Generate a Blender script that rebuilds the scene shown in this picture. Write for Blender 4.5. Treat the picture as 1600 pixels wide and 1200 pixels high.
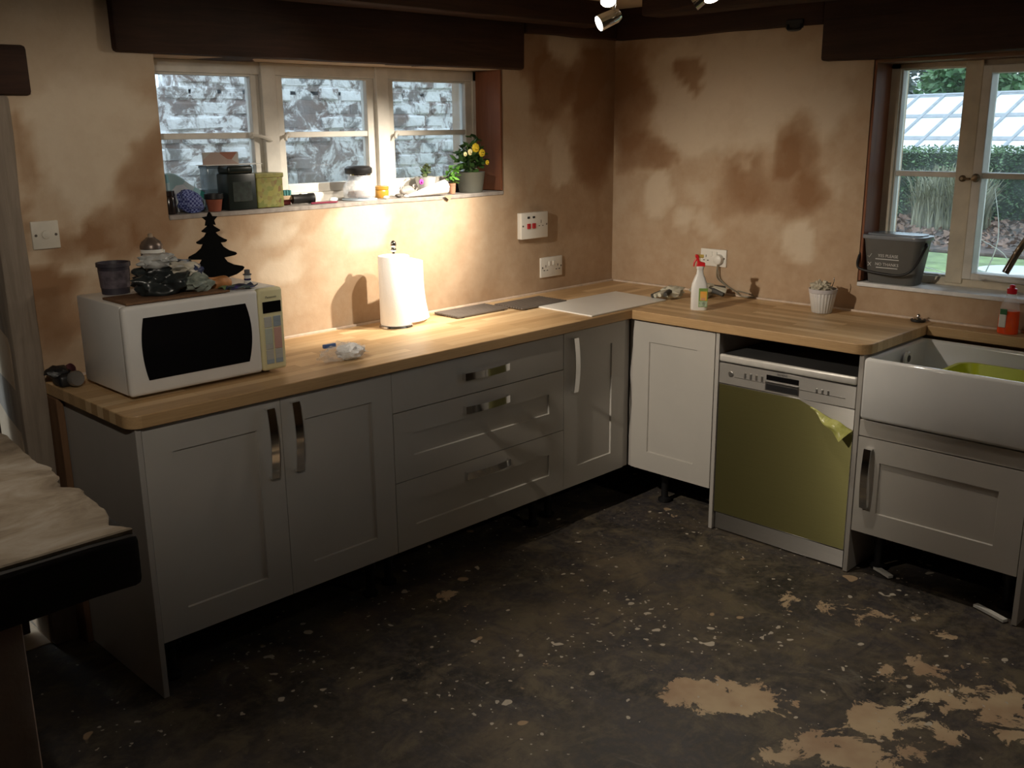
import bpy, bmesh, math, random
import numpy as np
from mathutils import Vector, Matrix, noise as mnoise
PI = math.pi
for o in list(bpy.data.objects): bpy.data.objects.remove(o, do_unlink=True)
S = bpy.context.scene
C = S.collection
# ------------------------------------------------------------------ camera, sky, exposure
def camera():
    cd = bpy.data.cameras.new('camera'); co = bpy.data.objects.new('camera', cd); C.objects.link(co)
    yaw, pitch, roll = 0.7849, -0.2551, -0.0101
    f = Vector((math.sin(yaw)*math.cos(pitch), math.cos(yaw)*math.cos(pitch), math.sin(pitch)))
    r = Vector((math.cos(yaw), -math.sin(yaw), 0)); u = r.cross(f)
    r2 = r*math.cos(roll)+u*math.sin(roll); u2 = -r*math.sin(roll)+u*math.cos(roll)
    m = Matrix((r2, u2, -f)).transposed().to_4x4(); m.translation = (-4.0282, -3.2827, 1.6965)
    co.matrix_world = m
    cd.sensor_fit = 'HORIZONTAL'; cd.sensor_width = 36.0; cd.lens = 1544.8/1600*36.0
    cd.clip_start = 0.05; cd.clip_end = 200
    S.camera = co
camera()
SKY = 2.4
W = bpy.data.worlds.new('overcast_sky'); S.world = W; W.use_nodes = True
bg = W.node_tree.nodes['Background']; bg.inputs[0].default_value = (0.70, 0.86, 1.0, 1); bg.inputs[1].default_value = SKY
S.view_settings.view_transform = 'Standard'; S.view_settings.look = 'None'
S.view_settings.gamma = 1.0; S.view_settings.use_curve_mapping = False; S.view_settings.exposure = 0.0
# power of the ceiling spots (W): left beam, floor beam, glare beam, wall hot spot, far-left fitting, rear fitting, added fill fitting over the half wall, added second wall beam, added ledge beam
P_LEFT, P_FLOOR, P_FRONT, P_HOT, P_FAR, P_REAR, P_FILL, P_ROLL, P_LEDGE = 18, 30, 42, 270, 178, 12, 62, 88, 17
# ------------------------------------------------------------------ numpy noise
def _h(ix, iy, s):
    n = (ix*374761393 + iy*668265263 + s*974711) & 0x7fffffff
    n = ((n ^ (n >> 13))*1274126177) & 0x7fffffff
    return ((n ^ (n >> 16)) & 0xffff)/65535.0
def vnoise(x, y, s=0):
    x = np.asarray(x, float); y = np.asarray(y, float)
    ix = np.floor(x).astype(np.int64); iy = np.floor(y).astype(np.int64)
    fx = x-ix; fy = y-iy; fx = fx*fx*(3-2*fx); fy = fy*fy*(3-2*fy)
    a = _h(ix, iy, s); b = _h(ix+1, iy, s); c = _h(ix, iy+1, s); d = _h(ix+1, iy+1, s)
    return (a*(1-fx)+b*fx)*(1-fy)+(c*(1-fx)+d*fx)*fy
def fbm(x, y, s=0, o=4):
    t = 0; a = .5
    for k in range(o): t = t+a*(vnoise(x, y, s+k)-.5); x = np.asarray(x)*2.03; y = np.asarray(y)*2.03; a *= .5
    return t
# ------------------------------------------------------------------ materials
MATS = {}
class NT:
    def __init__(s, name):
        s.m = bpy.data.materials.new(name); s.m.use_nodes = True; s.t = s.m.node_tree; s.n = s.t.nodes
        s.b = s.n['Principled BSDF']; s.out = s.n['Material Output']
    def add(s, k, **kw):
        nd = s.n.new(k)
        for a, v in kw.items(): setattr(nd, a, v)
        return nd
    def l(s, a, b): s.t.links.new(a, b)
    def coord(s, kind='Object', scale=(1, 1, 1)):
        if kind == 'World': o = s.add('ShaderNodeNewGeometry').outputs['Position']
        else: o = s.add('ShaderNodeTexCoord').outputs[kind]
        mp = s.add('ShaderNodeMapping'); mp.inputs['Scale'].default_value = scale; s.l(o, mp.inputs[0]); return mp.outputs[0]
    def noise(s, co, scale, detail=3, rough=.55, dist=0):
        nd = s.add('ShaderNodeTexNoise'); nd.inputs['Scale'].default_value = scale; nd.inputs['Detail'].default_value = detail
        nd.inputs['Roughness'].default_value = rough; nd.inputs['Distortion'].default_value = dist; s.l(co, nd.inputs['Vector']); return nd.outputs['Fac']
    def ramp(s, fac, stops):
        r = s.add('ShaderNodeValToRGB'); e = r.color_ramp.elements
        while len(e) < len(stops): e.new(.5)
        for k, (p, c) in enumerate(stops): e[k].position = p; e[k].color = (*c, 1) if len(c) == 3 else c
        s.l(fac, r.inputs[0]); return r.outputs[0]
    def mix(s, f, a, b, mode='MIX'):
        m = s.add('ShaderNodeMix', data_type='RGBA', blend_type=mode)
        for sock, v in ((m.inputs[0], f), (m.inputs[6], a), (m.inputs[7], b)):
            if isinstance(v, (int, float)): sock.default_value = v
            elif isinstance(v, tuple): sock.default_value = (*v, 1)
            else: s.l(v, sock)
        return m.outputs[2]
    def math(s, op, a, b=0.0, clamp=False):
        m = s.add('ShaderNodeMath', operation=op, use_clamp=clamp)
        for sock, v in ((m.inputs[0], a), (m.inputs[1], b)):
            if isinstance(v, (int, float)): sock.default_value = v
            else: s.l(v, sock)
        return m.outputs[0]
    def col(s, c):
        if isinstance(c, tuple): s.b.inputs['Base Color'].default_value = (*c, 1)
        else: s.l(c, s.b.inputs['Base Color'])
    def bump(s, h, st=.3, d=.01):
        b = s.add('ShaderNodeBump'); b.inputs['Strength'].default_value = st; b.inputs['Distance'].default_value = d
        s.l(h, b.inputs['Height']); s.l(b.outputs[0], s.b.inputs['Normal'])
    def set(s, **kw):
        for k, v in kw.items(): s.b.inputs[k.replace('_', ' ')].default_value = v
def mk(name, col, rough=.5, metal=0., var=.12, vs=9., bump=0., bs=80., stretch=(1, 1, 1), spec=.5, kind='Object', coat=0.):
    """plain procedural material: colour varied by noise, optional fine relief"""
    if name in MATS: return MATS[name]
    t = NT(name); co = t.coord(kind, stretch); f = t.noise(co, vs, 4)
    lo = tuple(max(0, c*(1-var)) for c in col); hi = tuple(min(1, c*(1+var)) for c in col)
    t.col(t.ramp(f, [(.3, lo), (.7, hi)]))
    t.set(Roughness=rough, Metallic=metal, Specular_IOR_Level=spec, Coat_Weight=coat)
    if bump: t.bump(t.noise(co, bs, 4), bump, .004)
    MATS[name] = t.m; return t.m
def m_plaster():
    t = NT('damp_plaster'); co = t.coord('World')
    at = t.add('ShaderNodeAttribute', attribute_name='damp')
    n1 = t.noise(co, 5, 5, .6); n2 = t.noise(co, 22, 5, .6)
    v = t.math('ADD', at.outputs['Fac'], t.math('MULTIPLY', t.math('SUBTRACT', n1, .5), .55))
    v = t.math('ADD', v, t.math('MULTIPLY', t.math('SUBTRACT', n2, .5), .22))
    c = t.ramp(v, [(.0, (.61, .51, .39)), (.22, (.53, .42, .305)), (.42, (.46, .335, .225)), (.58, (.385, .262, .165)), (.95, (.275, .155, .082))])
    t.col(c); t.set(Roughness=.88, Specular_IOR_Level=.2)
    t.bump(t.noise(co, 14, 6, .65), .22, .012); return t.m
def m_floor():
    t = NT('worn_bitumen_floor'); co = t.coord('World')
    at = t.add('ShaderNodeAttribute', attribute_name='worn')
    lo = t.noise(co, 2.2, 6, .65, .5); mid = t.noise(co, 8, 9, .72, .4); hue = t.noise(t.coord('World', (1.6, 1, 1)), 3.4, 6, .68, .8); fine = t.noise(co, 34, 6, .7)
    c = t.ramp(lo, [(.34, (.018, .017, .018)), (.50, (.060, .050, .040)), (.66, (.150, .116, .076))])
    c = t.mix(t.ramp(hue, [(.44, (0, 0, 0)), (.62, (.8, .8, .8))]), c, (.055, .050, .056))
    c = t.mix(t.ramp(t.noise(co, 6, 6, .7, .5), [(.5, (0, 0, 0)), (.64, (.85, .85, .85))]), c, (.150, .122, .080))
    c = t.mix(t.ramp(t.noise(t.coord('World', (1, 3.2, 1)), 4.2, 7, .72, .9), [(.55, (0, 0, 0)), (.68, (.75, .75, .75))]), c, (.030, .028, .033))
    c = t.mix(t.ramp(t.noise(t.coord('World', (2.6, 1, 1)), 3.1, 8, .75, .6), [(.60, (0, 0, 0)), (.72, (.55, .55, .55))]), c, (.27, .245, .20))
    c = t.mix(t.ramp(fine, [(.45, (0, 0, 0)), (.75, (.6, .6, .6))]), c, (.17, .14, .105))
    edge = t.math('ADD', t.math('MULTIPLY', at.outputs['Fac'], .62), t.math('MULTIPLY', t.math('SUBTRACT', mid, .5), 1.9))
    p = t.ramp(edge, [(.36, (0, 0, 0)), (.40, (1, 1, 1))])
    pc = t.ramp(t.noise(co, 5, 3), [(.35, (.42, .285, .18)), (.65, (.58, .45, .29))])
    c = t.mix(p, c, pc)
    cl = t.noise(co, 1.9, 3, .6)
    for sc, th, cc in ((17, .715, (.55, .49, .40)), (42, .725, (.50, .45, .38)), (8.5, .745, (.44, .31, .19))):
        sp = t.math('ADD', t.noise(co, sc, 1.5, .5), t.math('MULTIPLY', t.math('SUBTRACT', cl, .5), .35))
        c = t.mix(t.ramp(sp, [(th, (0, 0, 0)), (th+.012, (1, 1, 1))]), c, cc)
    t.col(c); t.set(Specular_IOR_Level=.35)
    t.l(t.ramp(fine, [(.3, (.42, .42, .42)), (.7, (.75, .75, .75))]), t.b.inputs['Roughness'])
    t.bump(t.math('ADD', t.math('MULTIPLY', p, .8), fine), .35, .004); return t.m
def m_oak():
    t = NT('oak_staves')
    def stave(vec):
        br = t.add('ShaderNodeTexBrick'); br.offset = .37; br.offset_frequency = 2; br.squash = 1
        br.inputs['Scale'].default_value = 1; br.inputs['Brick Width'].default_value = .42; br.inputs['Row Height'].default_value = .042
        br.inputs['Mortar Size'].default_value = .0007; br.inputs['Bias'].default_value = 0
        br.inputs['Color1'].default_value = (0, 0, 0, 1); br.inputs['Color2'].default_value = (1, 1, 1, 1); br.inputs['Mortar'].default_value = (.1, .1, .1, 1)
        t.l(vec, br.inputs['Vector']); return br.outputs['Color']
    base = t.coord('Object')
    f = stave(base)
    g = t.noise(t.coord('Object', (3, 60, 60)), 3, 5, .6, .6)
    v = t.math('ADD', t.math('MULTIPLY', f, .62), t.math('MULTIPLY', g, .45))
    c = t.ramp(v, [(.1, (.36, .22, .10)), (.45, (.56, .37, .19)), (.75, (.70, .50, .28)), (1, (.82, .63, .39))])
    t.col(c); t.set(Roughness=.42, Specular_IOR_Level=.4); t.bump(g, .08, .002); return t.m
def m_wood(name, lo, hi, ax=0, rough=.7, bump=.35):
    t = NT(name); sc = [30, 30, 30]; sc[ax] = 2.2
    co = t.coord('World', tuple(sc)); g = t.noise(co, 1.2, 7, .65, .8); k = t.noise(t.coord('World'), 3.5, 4)
    c = t.ramp(t.math('ADD', t.math('MULTIPLY', g, .7), t.math('MULTIPLY', k, .35)), [(.3, lo), (.75, hi)])
    t.col(c); t.set(Roughness=rough, Specular_IOR_Level=.3); t.bump(g, bump, .006); return t.m
def m_brick():
    t = NT('peeling_whitewashed_brick'); co = t.coord('World')
    oi = t.add('ShaderNodeObjectInfo')
    b = t.ramp(oi.outputs['Random'], [(0, (.13, .095, .075)), (.35, (.25, .155, .115)), (.6, (.24, .21, .18)), (.85, (.12, .12, .115)), (1, (.36, .21, .15))])
    b = t.mix(t.math('MULTIPLY', t.noise(co, 25, 5), .7), b, (.21, .20, .19))
    n = t.math('ADD', t.noise(co, 7, 8, .78, .5), t.math('MULTIPLY', oi.outputs['Random'], .10))
    p = t.ramp(n, [(.50, (0, 0, 0)), (.585, (1, 1, 1))])
    c = t.mix(p, b, (.84, .84, .83))
    z = t.add('ShaderNodeSeparateXYZ'); t.l(co, z.inputs[0])
    al = t.math('MULTIPLY', t.math('SUBTRACT', 1.62, z.outputs[2]), 1.6, True)
    c = t.mix(t.math('MULTIPLY', al, t.math('MULTIPLY', t.noise(co, 3, 4), 1.5), True), c, (.19, .21, .16))
    t.col(c); t.set(Roughness=.95); t.bump(t.noise(co, 40, 5), .6, .01); return t.m
def m_pane(name, haze=.06, tint=(.97, .99, 1)):
    t = NT(name); tr = t.add('ShaderNodeBsdfTransparent'); tr.inputs[0].default_value = (*tint, 1)
    gl = t.add('ShaderNodeBsdfGlossy'); gl.inputs['Roughness'].default_value = .04
    fr = t.add('ShaderNodeFresnel'); fr.inputs[0].default_value = 1.45
    mx = t.add('ShaderNodeMixShader'); t.l(fr.outputs[0], mx.inputs[0]); t.l(tr.outputs[0], mx.inputs[1]); t.l(gl.outputs[0], mx.inputs[2])
    di = t.add('ShaderNodeBsdfTranslucent'); di.inputs[0].default_value = (.9, .95, 1, 1)
    n = t.noise(t.coord('World'), 9, 6, .7); f = t.math('MULTIPLY', t.ramp(n, [(.4, (0, 0, 0)), (.75, (1, 1, 1))]), haze*2)
    m2 = t.add('ShaderNodeMixShader'); t.l(t.math('ADD', f, haze*.5), m2.inputs[0]); t.l(mx.outputs[0], m2.inputs[1]); t.l(di.outputs[0], m2.inputs[2])
    t.l(m2.outputs[0], t.out.inputs[0]); return t.m
def m_clear(name, col=(1, 1, 1), a=.25, rough=.08):
    """thin clear plastic or glass: mostly transparent with a glossy, faintly tinted skin"""
    t = NT(name); t.set(Roughness=rough, Specular_IOR_Level=.8); t.col(t.ramp(t.noise(t.coord('Object'), 20, 3), [(.3, tuple(c*.85 for c in col)), (.7, col)]))
    t.b.inputs['Alpha'].default_value = a; return t.m
def m_brushed(name, col, rough=.32, metal=1.):
    t = NT(name); g = t.noise(t.coord('Object', (4, 4, 400)), 3, 4)
    t.col(t.ramp(g, [(.3, tuple(c*.9 for c in col)), (.7, col)])); t.set(Metallic=metal, Roughness=rough, Anisotropic=1., Anisotropic_Rotation=.25)
    tg = t.add('ShaderNodeTangent', direction_type='RADIAL', axis='Z'); t.l(tg.outputs[0], t.b.inputs['Tangent']); return t.m
def m_emit(name, col, st):
    t = NT(name); t.col((.9, .9, .9)); t.b.inputs['Emission Color'].default_value = (*col, 1); t.b.inputs['Emission Strength'].default_value = st
    t.l(t.ramp(t.noise(t.coord('Object'), 40, 2), [(.3, (.2, .2, .2)), (.7, (.3, .3, .3))]), t.b.inputs['Roughness']); return t.m
def m_leaf(name, lo, hi, vs=6):
    t = NT(name); t.col(t.ramp(t.noise(t.coord('World'), vs, 4), [(.3, lo), (.7, hi)])); t.set(Roughness=.6, Specular_IOR_Level=.3); return t.m
def m_check(name, a, b, s):
    t = NT(name); ck = t.add('ShaderNodeTexChecker'); ck.inputs['Scale'].default_value = s
    ck.inputs['Color1'].default_value = (*a, 1); ck.inputs['Color2'].default_value = (*b, 1)
    t.l(t.coord('Object'), ck.inputs['Vector']); t.col(ck.outputs[0]); t.set(Roughness=.85); return t.m
def m_print(name, cols, vs=30, rough=.5):
    """printed pack: several flat inks split by a cell pattern"""
    t = NT(name); vo = t.add('ShaderNodeTexVoronoi'); vo.inputs['Scale'].default_value = vs; t.l(t.coord('Object'), vo.inputs['Vector'])
    sx = t.add('ShaderNodeSeparateColor'); t.l(vo.outputs['Color'], sx.inputs[0])
    st = [(k/len(cols), c) for k, c in enumerate(cols)]; r = t.ramp(sx.outputs[0], st)
    t.col(r); t.set(Roughness=rough); return t.m
plaster = m_plaster(); floor_m = m_floor(); oak = m_oak(); brick_m = m_brick()
beam_x = m_wood('dark_beam_along_x', (.010, .005, .004), (.060, .026, .014), 0)
beam_y = m_wood('dark_beam_along_y', (.010, .005, .004), (.055, .025, .015), 1)
jamb_w = m_wood('red_brown_jamb', (.16, .055, .026), (.27, .11, .055), 2, .6, .2)
old_w = m_wood('old_pale_post', (.16, .125, .095), (.33, .275, .22), 2, .8)
raw_w = m_wood('raw_brown_wood', (.10, .05, .025), (.21, .115, .06), 2, .8)
black_oak = m_wood('blackened_oak', (.004, .004, .004), (.022, .017, .014), 0, .65)
white_p = mk('white_window_paint', (.66, .63, .57), .5, var=.10, vs=14, bump=.15, bs=30)
door_g = mk('dove_grey_cabinet_paint', (.50, .475, .435), .42, var=.02)
carc = mk('pale_grey_panel', (.44, .415, .385), .5, var=.03)
chrome = mk('polished_chrome', (.78, .78, .78), .09, 1., var=.02)
steel = m_brushed('brushed_steel', (.62, .60, .57), .52)
film_m = m_brushed('steel_under_yellow_film', (.36, .34, .14), .44, .90)
black_pl = mk('black_plastic', (.012, .012, .013), .45, var=.1)
gloss_bk = mk('glossy_black_glass', (.005, .005, .006), .08, var=.1)
white_pl = mk('white_plastic', (.78, .77, .72), .35, var=.03)
cream_pl = mk('yellowed_cream_plastic', (.74, .69, .42), .38, var=.05)
mw_white = mk('white_enamel', (.70, .69, .67), .3, var=.03)
ceramic = mk('white_glazed_ceramic', (.66, .66, .65), .12, var=.02, coat=.4)
pane_a = m_pane('window_pane', .05); pane_b = m_pane('dusty_window_pane', .022)
paper = mk('white_paper', (.86, .85, .83), .9, var=.02, bump=.2, bs=160)
# ------------------------------------------------------------------ mesh helpers
def new(): return bmesh.new()
def bev(bm, w, seg=2, edges=None):
    if w > 0: bmesh.ops.bevel(bm, geom=list(edges if edges is not None else bm.edges), offset=w, segments=seg, profile=.5, affect='EDGES', clamp_overlap=True)
    return bm
def box(a, b, bevel=0., seg=2, bm=None):
    lo = [min(p, q) for p, q in zip(a, b)]; hi = [max(p, q) for p, q in zip(a, b)]
    t = new(); r = bmesh.ops.create_cube(t, size=1)
    for v in t.verts: v.co = Vector([(lo[i]+hi[i])/2+v.co[i]*(hi[i]-lo[i]) for i in range(3)])
    bev(t, bevel, seg)
    return join(bm, t) if bm else t
def join(a, b):
    me = bpy.data.meshes.new('tmp'); b.to_mesh(me); b.free(); a.from_mesh(me); bpy.data.meshes.remove(me); return a
def prism(pts, axis, a, b, bevel=0., seg=2):
    """polygon pts (2-D) extruded along axis from a to b"""
    t = new(); idx = [i for i in range(3) if i != axis]
    def mkv(p, d):
        c = [0, 0, 0]; c[idx[0]] = p[0]; c[idx[1]] = p[1]; c[axis] = d; return t.verts.new(c)
    v0 = [mkv(p, a) for p in pts]; v1 = [mkv(p, b) for p in pts]; n = len(pts)
    t.faces.new(v0); t.faces.new(v1[::-1])
    for i in range(n): t.faces.new((v0[i], v0[(i+1) % n], v1[(i+1) % n], v1[i]))
    bmesh.ops.recalc_face_normals(t, faces=t.faces)
    return bev(t, bevel, seg)
def lathe(prof, seg=24, c=(0, 0, 0), flute=None, axis=None):
    t = new(); rings = []
    for r, z in prof:
        ring = []
        for k in range(seg):
            a = 2*PI*k/seg; rr = r*(1+(flute[1]*math.cos(a*flute[0]) if flute else 0))
            ring.append(t.verts.new((rr*math.cos(a), rr*math.sin(a), z)))
        rings.append(ring)
    for p, q in zip(rings, rings[1:]):
        for k in range(seg): t.faces.new((p[k], p[(k+1) % seg], q[(k+1) % seg], q[k]))
    t.faces.new(rings[0][::-1]); t.faces.new(rings[-1])
    m = Matrix.Translation(c)
    if axis is not None: m = m @ Vector((0, 0, 1)).rotation_difference(Vector(axis)).to_matrix().to_4x4()
    bmesh.ops.transform(t, matrix=m, verts=t.verts)
    return t
def tube(path, r, seg=8, bm=None):
    t = new(); P = [Vector(p) for p in path]; n = len(P); R = r if isinstance(r, (list, tuple)) else [r]*n
    rings = []; up = None
    for i, p in enumerate(P):
        d = (P[min(i+1, n-1)]-P[max(i-1, 0)]).normalized()
        if up is None: up = d.orthogonal().normalized()
        up = (up-d*up.dot(d)).normalized(); s = d.cross(up)
        rings.append([t.verts.new(p+(up*math.cos(2*PI*k/seg)+s*math.sin(2*PI*k/seg))*R[i]) for k in range(seg)])
    for a, b in zip(rings, rings[1:]):
        for k in range(seg): t.faces.new((a[k], a[(k+1) % seg], b[(k+1) % seg], b[k]))
    t.faces.new(rings[0][::-1]); t.faces.new(rings[-1])
    return join(bm, t) if bm else t
def smooth_path(ctrl, n=6):
    P = [Vector(p) for p in ctrl]; out = []
    for i in range(len(P)-1):
        p0 = P[max(i-1, 0)]; p1 = P[i]; p2 = P[i+1]; p3 = P[min(i+2, len(P)-1)]
        for k in range(n):
            t = k/n; out.append(.5*((2*p1)+(p2-p0)*t+(2*p0-5*p1+4*p2-p3)*t*t+(3*p1-p0-3*p2+p3)*t**3))
    out.append(P[-1]); return out
def ribbon(path, wdir, w, th):
    t = new(); P = [Vector(p) for p in path]; n = len(P); wd = Vector(wdir).normalized(); rings = []
    for i, p in enumerate(P):
        d = (P[min(i+1, n-1)]-P[max(i-1, 0)]).normalized(); nn = d.cross(wd).normalized()
        rings.append([t.verts.new(p+wd*a*w/2+nn*b*th/2) for a, b in ((-1, -1), (1, -1), (1, 1), (-1, 1))])
    for a, b in zip(rings, rings[1:]):
        for k in range(4): t.faces.new((a[k], a[(k+1) % 4], b[(k+1) % 4], b[k]))
    t.faces.new(rings[0][::-1]); t.faces.new(rings[-1]); bmesh.ops.recalc_face_normals(t, faces=t.faces); return t
def blob(c, rad, seed=0, amp=.3, freq=2.2, sub=3, flat=None):
    """crumpled lump: icosphere pushed by folded noise; flat = height of the surface it lies on"""
    t = new(); bmesh.ops.create_icosphere(t, subdivisions=sub, radius=1)
    o = Vector((seed*3.1, seed*1.7, seed*.9))
    for v in t.verts:
        d = v.co.copy(); k = 1+amp*(mnoise.noise(d*freq+o)+.6*abs(mnoise.noise(d*freq*2.3+o))-.2)
        v.co = Vector((c[0]+d.x*rad[0]*k, c[1]+d.y*rad[1]*k, c[2]+d.z*rad[2]*k))
        if flat is not None and v.co.z < flat: v.co.z = flat+(v.co.z-flat)*.02
    if flat is not None:
        mz = min(v.co.z for v in t.verts)
        for v in t.verts: v.co.z += flat-mz
    return t
def sheet(f, nu, nv, th=.0012):
    """thin solid sheet from a surface function f(u,v)"""
    t = new(); g = [[t.verts.new(f(i/nu, j/nv)) for j in range(nv+1)] for i in range(nu+1)]
    for i in range(nu):
        for j in range(nv): t.faces.new((g[i][j], g[i+1][j], g[i+1][j+1], g[i][j+1]))
    bmesh.ops.recalc_face_normals(t, faces=t.faces)
    bmesh.ops.solidify(t, geom=list(t.faces), thickness=th)
    return t
def leaves(n, sampler, size, rnd, asp=.5, droop=.3):
    t = new()
    for _ in range(n):
        p = Vector(sampler(rnd)); a = rnd.uniform(0, 2*PI); e = rnd.uniform(-.6, .9)-droop
        d = Vector((math.cos(a)*math.cos(e), math.sin(a)*math.cos(e), math.sin(e))); s = size*rnd.uniform(.6, 1.3)
        w = d.cross(Vector((rnd.uniform(-1, 1), rnd.uniform(-1, 1), 1))).normalized()*s*asp*.5
        q = [p, p+d*s*.5+w, p+d*s, p+d*s*.5-w]; t.faces.new([t.verts.new(x) for x in q])
    return t
def chain(o):
    m = Matrix.Identity(4)
    while o is not None: m = o.matrix_basis @ m; o = o.parent
    return m
def obj(name, bm, mat, parent=None, local=False, smooth=False):
    me = bpy.data.meshes.new(name)
    if parent is not None and not local: bmesh.ops.transform(bm, matrix=chain(parent).inverted(), verts=bm.verts)
    bm.normal_update(); bm.to_mesh(me); bm.free()
    if smooth: me.polygons.foreach_set('use_smooth', [True]*len(me.polygons)); me.set_sharp_from_angle(angle=math.radians(smooth if smooth is not True else 40))
    for m in (mat if isinstance(mat, (list, tuple)) else [mat]): me.materials.append(m)
    o = bpy.data.objects.new(name, me); C.objects.link(o); o.parent = parent
    return o
def thing(name, loc, label, cat, group=None, rz=0.):
    o = bpy.data.objects.new(name, None); C.objects.link(o); o.location = loc; o.rotation_euler = (0, 0, rz); o.empty_display_size = .05
    o['label'] = label; o['category'] = cat
    if group: o['group'] = group
    return o
def solo(name, bm, mat, loc, label, cat, group=None, smooth=False):
    """a thing that is one mesh; geometry given in world space, origin moved to loc"""
    bmesh.ops.transform(bm, matrix=Matrix.Translation(-Vector(loc)), verts=bm.verts)
    o = obj(name, bm, mat, None, True, smooth); o.location = loc; o['label'] = label; o['category'] = cat
    if group: o['group'] = group
    return o
def struct(o, label, cat): o['kind'] = 'structure'; o['label'] = label; o['category'] = cat; return o
def text(body, size, mat, parent, pos, xdir, ydir, name='lettering'):
    cu = bpy.data.curves.new('t', 'FONT'); cu.body = body; cu.size = size; cu.extrude = .0002; cu.align_x = 'CENTER'; cu.align_y = 'CENTER'; cu.resolution_u = 2
    to = bpy.data.objects.new('t', cu); C.objects.link(to); dg = bpy.context.evaluated_depsgraph_get(); dg.update()
    me = bpy.data.meshes.new_from_object(to.evaluated_get(dg)); bpy.data.objects.remove(to)
    x = Vector(xdir).normalized(); y = Vector(ydir).normalized(); z = x.cross(y)
    m = Matrix((x, y, z)).transposed().to_4x4(); m.translation = pos
    b = new(); b.from_mesh(me); bmesh.ops.transform(b, matrix=m, verts=b.verts); return obj(name, b, mat, parent)
# ================================================================== THE SETTING
ZC = 2.24
RX0, RY0 = -5.7, -5.2
DAMP_A = [(-0.11,1.74,.15,.35,1),(-.24,1.88,.13,.12,1),(-.58,1.94,.08,.09,.9),(-.46,1.82,.12,.12,.9),(-.41,2.0,.1,.08,-.9),(-.12,2.05,.11,.04,-.3),(-.4,1.52,.1,.11,-1.1),(-.69,1.61,.13,.22,-.2),(-.69,2.0,.08,.06,-.3),(-.32,1.26,.38,.15,.15),
 (-2.49,1.6,.07,.13,.8),(-2.47,1.42,.1,.08,.8),(-2.61,1.38,.08,.06,.7),(-2.71,1.35,.08,.04,.9),(-2.84,1.24,.1,.06,.9),(-2.85,1.15,.11,.12,.9),(-2.95,1.24,.05,.08,.7),(-2.89,1.65,.06,.06,.6),(-2.95,1.44,.04,.12,.7),(-1.8,1.34,.1,.06,.4),(-2.21,1.39,.09,.04,.3),(-2.01,1.2,.1,.06,-.9),(-2.02,1.34,.09,.04,-.7),(-1.58,1.3,.11,.09,-1.2),(-2.71,1.3,.07,.04,-.7),(-2.87,1.31,.05,.05,-.5),(-2.69,1.74,.19,.14,-.7),(-2.69,1.54,.1,.1,-.6),(-2.39,1.35,.06,.05,-.3),(-2.7,1.95,.25,.12,-.4)]
DAMP_B = [(-.09,1.97,.16,.12,1),(-.12,1.79,.12,.18,1),(-.2,1.55,.2,.1,.9),(-.46,1.82,.16,.22,-1),(-.72,1.86,.3,.26,-1),(-1.13,1.85,.13,.18,-.8),(-.48,1.95,.06,.07,2.6),(-1.06,1.66,.11,.09,1),(-.98,1.58,.07,.06,.9),(-.97,1.42,.26,.14,.6),(-1.14,1.45,.1,.12,.5),(-.75,1.39,.15,.12,.4),(-.31,1.34,.09,.09,-.9),(-.47,1.23,.06,.05,-.6),(-1.09,1.16,.09,.09,-.9),(-.77,1.46,.04,.04,-.8),(-.63,1.2,.07,.05,-.5),(-.55,1.38,.08,.07,-.4),(-1.24,1.48,.06,.09,-.4)]
def damp_field(u, v, blobs, seed):
    wu = u+.30*fbm(u*4, v*4, seed); wv = v+.30*fbm(u*4+9, v*4, seed+7)
    d = np.full_like(u, .40)+.25*fbm(u*1.6, v*1.6, seed+3)
    d += np.clip((1.15-v)*.25, -.05, .06)
    for cu, cv, ru, rv, s in blobs:
        r = np.sqrt(((wu-cu)/(ru*1.08))**2+((wv-cv)/(rv*1.08))**2)
        k = np.clip((1.22-r)/.42, 0, 1); k = k*k*(3-2*k); d = d+s*.48*k
    return np.clip(d, 0, 1)
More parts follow.
